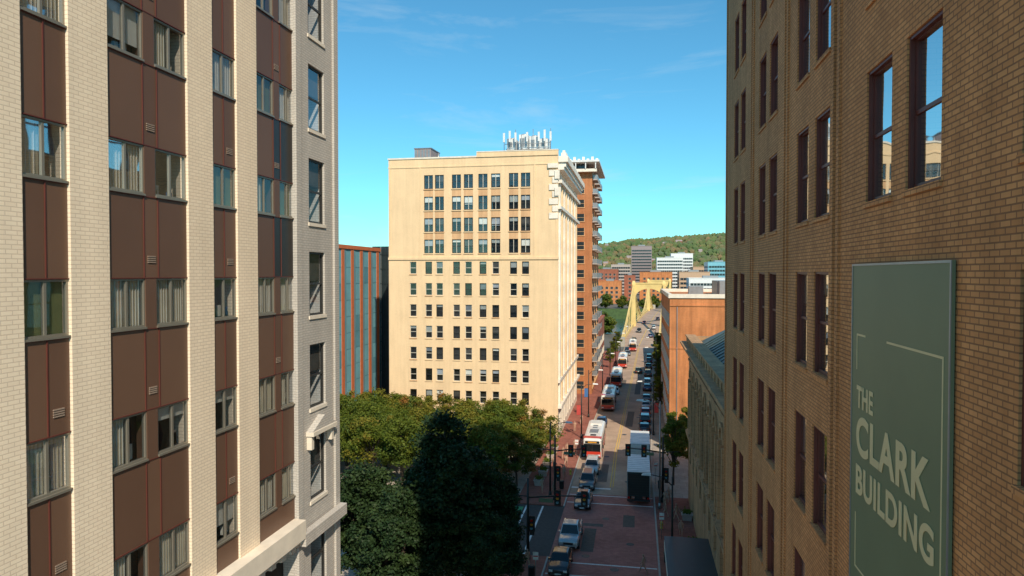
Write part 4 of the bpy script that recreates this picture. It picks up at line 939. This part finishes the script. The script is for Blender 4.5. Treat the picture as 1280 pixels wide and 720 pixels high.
def planter(x, y):
    m_ = MB(); m_.loft([[(-a, -a, z), (a, -a, z), (a, a, z), (-a, a, z)] for a, z in ((.45, 0), (.55, .6), (.6, .62), (.6, .7), (.5, .7))], "far_concrete", smooth=False)
    rs = random.Random(int(x * 10 + y))
    for i in range(160):
        p_ = Vector((rs.gauss(0, .25), rs.gauss(0, .25), .75 + abs(rs.gauss(0, .18)))); a = Vector((rs.gauss(0, 1), rs.gauss(0, 1), rs.gauss(0, 1))).normalized() * .1; b_ = a.orthogonal() * .6
        m_.add([tuple(p_ - a), tuple(p_ + b_), tuple(p_ + a), tuple(p_ - b_)], [(0, 1, 2, 3)], "leaf_a")
    o = m_.obj("planter", recalc=False); o.location = (x, y, .13)
for y in (83, 87, 91, 95, 99): planter(-11.8, y)
for y in (63, 66, 74): planter(5.2, y)

# ---------------------------------------------------------------- people
def person_mesh(pose):
    a, arm = pose
    V = []; E = []; R = []
    def v(x, y, z, r, r2=None, p=None):
        V.append((x, y, z)); R.append((r, r2 or r)); i = len(V) - 1
        if p is not None: E.append((p, i))
        return i
    pel = v(0, 0, .95, .15, .12); wa = v(0, 0, 1.12, .13, .10, pel); ch = v(0, .01, 1.32, .17, .115, wa); nk = v(0, .0, 1.48, .06, .06, ch); hd0 = v(0, .01, 1.56, .07, .075, nk)
    hd = v(0, .02, 1.65, .085, .10, hd0); v(0, .02, 1.74, .06, .07, hd)
    for s in (-1, 1):
        st = a * s
        hp = v(s * .09, 0, .88, .095, .1, pel); kn = v(s * .1, st * .22 + .03, .5, .062, .065, hp); an = v(s * .1, st * .34 - (.08 if st < 0 else 0), .1, .04, .042, kn); v(s * .11, st * .34 + .14 - (.08 if st < 0 else 0), .045, .04, .03, an)
        sh = v(s * .18, 0, 1.41, .06, .06, ch); el = v(s * .23, -st * .12 - .03, 1.14, .042, .042, sh)
        if arm and s > 0: wr = v(s * .2, .22, 1.2, .03, .03, el); v(s * .18, .3, 1.26, .035, .022, wr)
        else: wr = v(s * .25, -st * .22 + .04, .9, .028, .03, el); v(s * .25, -st * .22 + .07, .8, .035, .02, wr)
    me = bpy.data.meshes.new("p"); me.from_pydata(V, E, []); o = bpy.data.objects.new("p", me); scene.collection.objects.link(o)
    md = o.modifiers.new("s", 'SKIN')
    for i, sv in enumerate(me.skin_vertices[0].data): sv.radius = R[i]; sv.use_root = (i == 0)
    sb = o.modifiers.new("ss", 'SUBSURF'); sb.levels = 1; sb.render_levels = 1
    bpy.context.view_layer.update(); dg = bpy.context.evaluated_depsgraph_get()
    out = bpy.data.meshes.new_from_object(o.evaluated_get(dg)); bpy.data.objects.remove(o)
    idx = []
    for p_ in out.polygons:
        c = p_.center; k = 2
        if c.z < .09: k = 4
        elif c.z < .93 and not (abs(c.x) > .19 and c.z > .7): k = 1
        elif c.z < .93: k = 0
        elif c.z > 1.5: k = 3 if (c.z > 1.7 or (c.y < 0.0 and c.z > 1.56)) else 0
        idx.append(k)
    out.polygons.foreach_set("material_index", idx); out.polygons.foreach_set("use_smooth", [True] * len(idx))
    return out
poses = [person_mesh((1, False)), person_mesh((.25, True)), person_mesh((-.8, False))]
rnd = random.Random(21)
def person(x, y, rot, pi=None):
    base = poses[rnd.randrange(3) if pi is None else pi].copy(); base.materials.clear()
    for k in ("skin", rnd.choice(["cloth_a", "cloth_d", "cloth_e", "cloth_f"]), rnd.choice(["cloth_a", "cloth_b", "cloth_c", "cloth_d", "cloth_e"]), "hair", "shoe"): base.materials.append(M[k])
    o = bpy.data.objects.new("pedestrian", base); scene.collection.objects.link(o); o.location = (x, y, .135 if not -7.9 < x < 1.9 else .006); o.rotation_euler[2] = rot; s = rnd.uniform(.94, 1.04); o.scale = (s, s, s)
for x, y, r_ in [(-9.6, 84.5, 0), (-9.0, 86, .2), (-10.4, 88, 3.1), (-9.3, 91, 3), (-10.1, 95, 0), (-9.5, 79.2, 1.2), (-11, 80.1, 3), (-8.9, 100, .1), (3.1, 78, 2.8), (3.6, 79.4, 0), (3.0, 74.3, 1.5), (4.1, 73.5, 1.0), (2.9, 83, 3.1), (3.5, 64.2, 0), (-9.4, 59.2, .5), (-10.6, 61, 3.3), (3.4, 93, 0), (-10, 112, 0), (-9.4, 118, 3), (-10.8, 90, 3), (-9.8, 97.5, 3), (4.3, 69, 3.1)]: person(x, y, r_)
person(.6, 60.3, 1.4, 0); person(-.8, 80.0, -1.4, 2)

# ---------------------------------------------------------------- world, sun, camera
az = math.radians(SUN_AZ); el = math.radians(SUN_EL)
tow = Vector((math.sin(az) * math.cos(el), -math.cos(az) * math.cos(el), math.sin(el)))
w = bpy.data.worlds.new("World"); scene.world = w; w.use_nodes = True; nt = w.node_tree
bg = nt.nodes["Background"]; sky = nt.nodes.new("ShaderNodeTexSky"); sky.sky_type = 'NISHITA'; sky.sun_disc = False
sky.sun_elevation = el; sky.sun_rotation = math.pi - az; sky.air_density = 1.0; sky.dust_density = .3; sky.ozone_density = 1.6; sky.altitude = 200
tc = nt.nodes.new("ShaderNodeTexCoord"); mp = nt.nodes.new("ShaderNodeMapping"); mp.inputs["Scale"].default_value = (1.3, 1.3, 8); mp.inputs["Rotation"].default_value = (.1, .12, .9)
link(nt, tc.outputs["Generated"], mp.inputs[0])
nz = nt.nodes.new("ShaderNodeTexNoise"); nz.inputs["Scale"].default_value = 2.2; nz.inputs["Detail"].default_value = 8; nz.inputs["Roughness"].default_value = .62; nz.inputs["Distortion"].default_value = .5; link(nt, mp.outputs[0], nz.inputs["Vector"])
cr = nt.nodes.new("ShaderNodeValToRGB"); cr.color_ramp.elements[0].position = .55; cr.color_ramp.elements[1].position = .9; cr.color_ramp.elements[1].color = (.5, .5, .5, 1); link(nt, nz.outputs["Fac"], cr.inputs[0])
tint = nt.nodes.new("ShaderNodeMix"); tint.data_type = 'RGBA'; tint.blend_type = 'MULTIPLY'; tint.inputs[0].default_value = 1; tint.inputs[7].default_value = (.46, 1.06, 1.16, 1)
link(nt, sky.outputs[0], tint.inputs[6])
mx = nt.nodes.new("ShaderNodeMix"); mx.data_type = 'RGBA'; link(nt, cr.outputs[0], mx.inputs[0]); link(nt, tint.outputs[2], mx.inputs[6]); mx.inputs[7].default_value = (5.0, 6.0, 6.4, 1)
link(nt, mx.outputs[2], bg.inputs[0]); bg.inputs[1].default_value = .135
sl = bpy.data.lights.new("sun", 'SUN'); sl.energy = 5.0; sl.angle = math.radians(.5); sl.color = (1, .88, .69)
so = bpy.data.objects.new("sun", sl); scene.collection.objects.link(so); so.rotation_euler = (-tow).to_track_quat('-Z', 'Y').to_euler(); so.location = (20, -40, 90)
cam = bpy.data.cameras.new("camera"); co = bpy.data.objects.new("camera", cam); scene.collection.objects.link(co)
cam.sensor_width = 36; cam.lens = 36 * 860 / 1280; cam.clip_start = .1; cam.clip_end = 9000
co.location = (0, 0, H); co.rotation_euler = (math.radians(88.8), 0, math.radians(10.34)); scene.camera = co
scene.view_settings.view_transform = 'Standard'; scene.view_settings.look = 'None'; scene.view_settings.exposure = 0
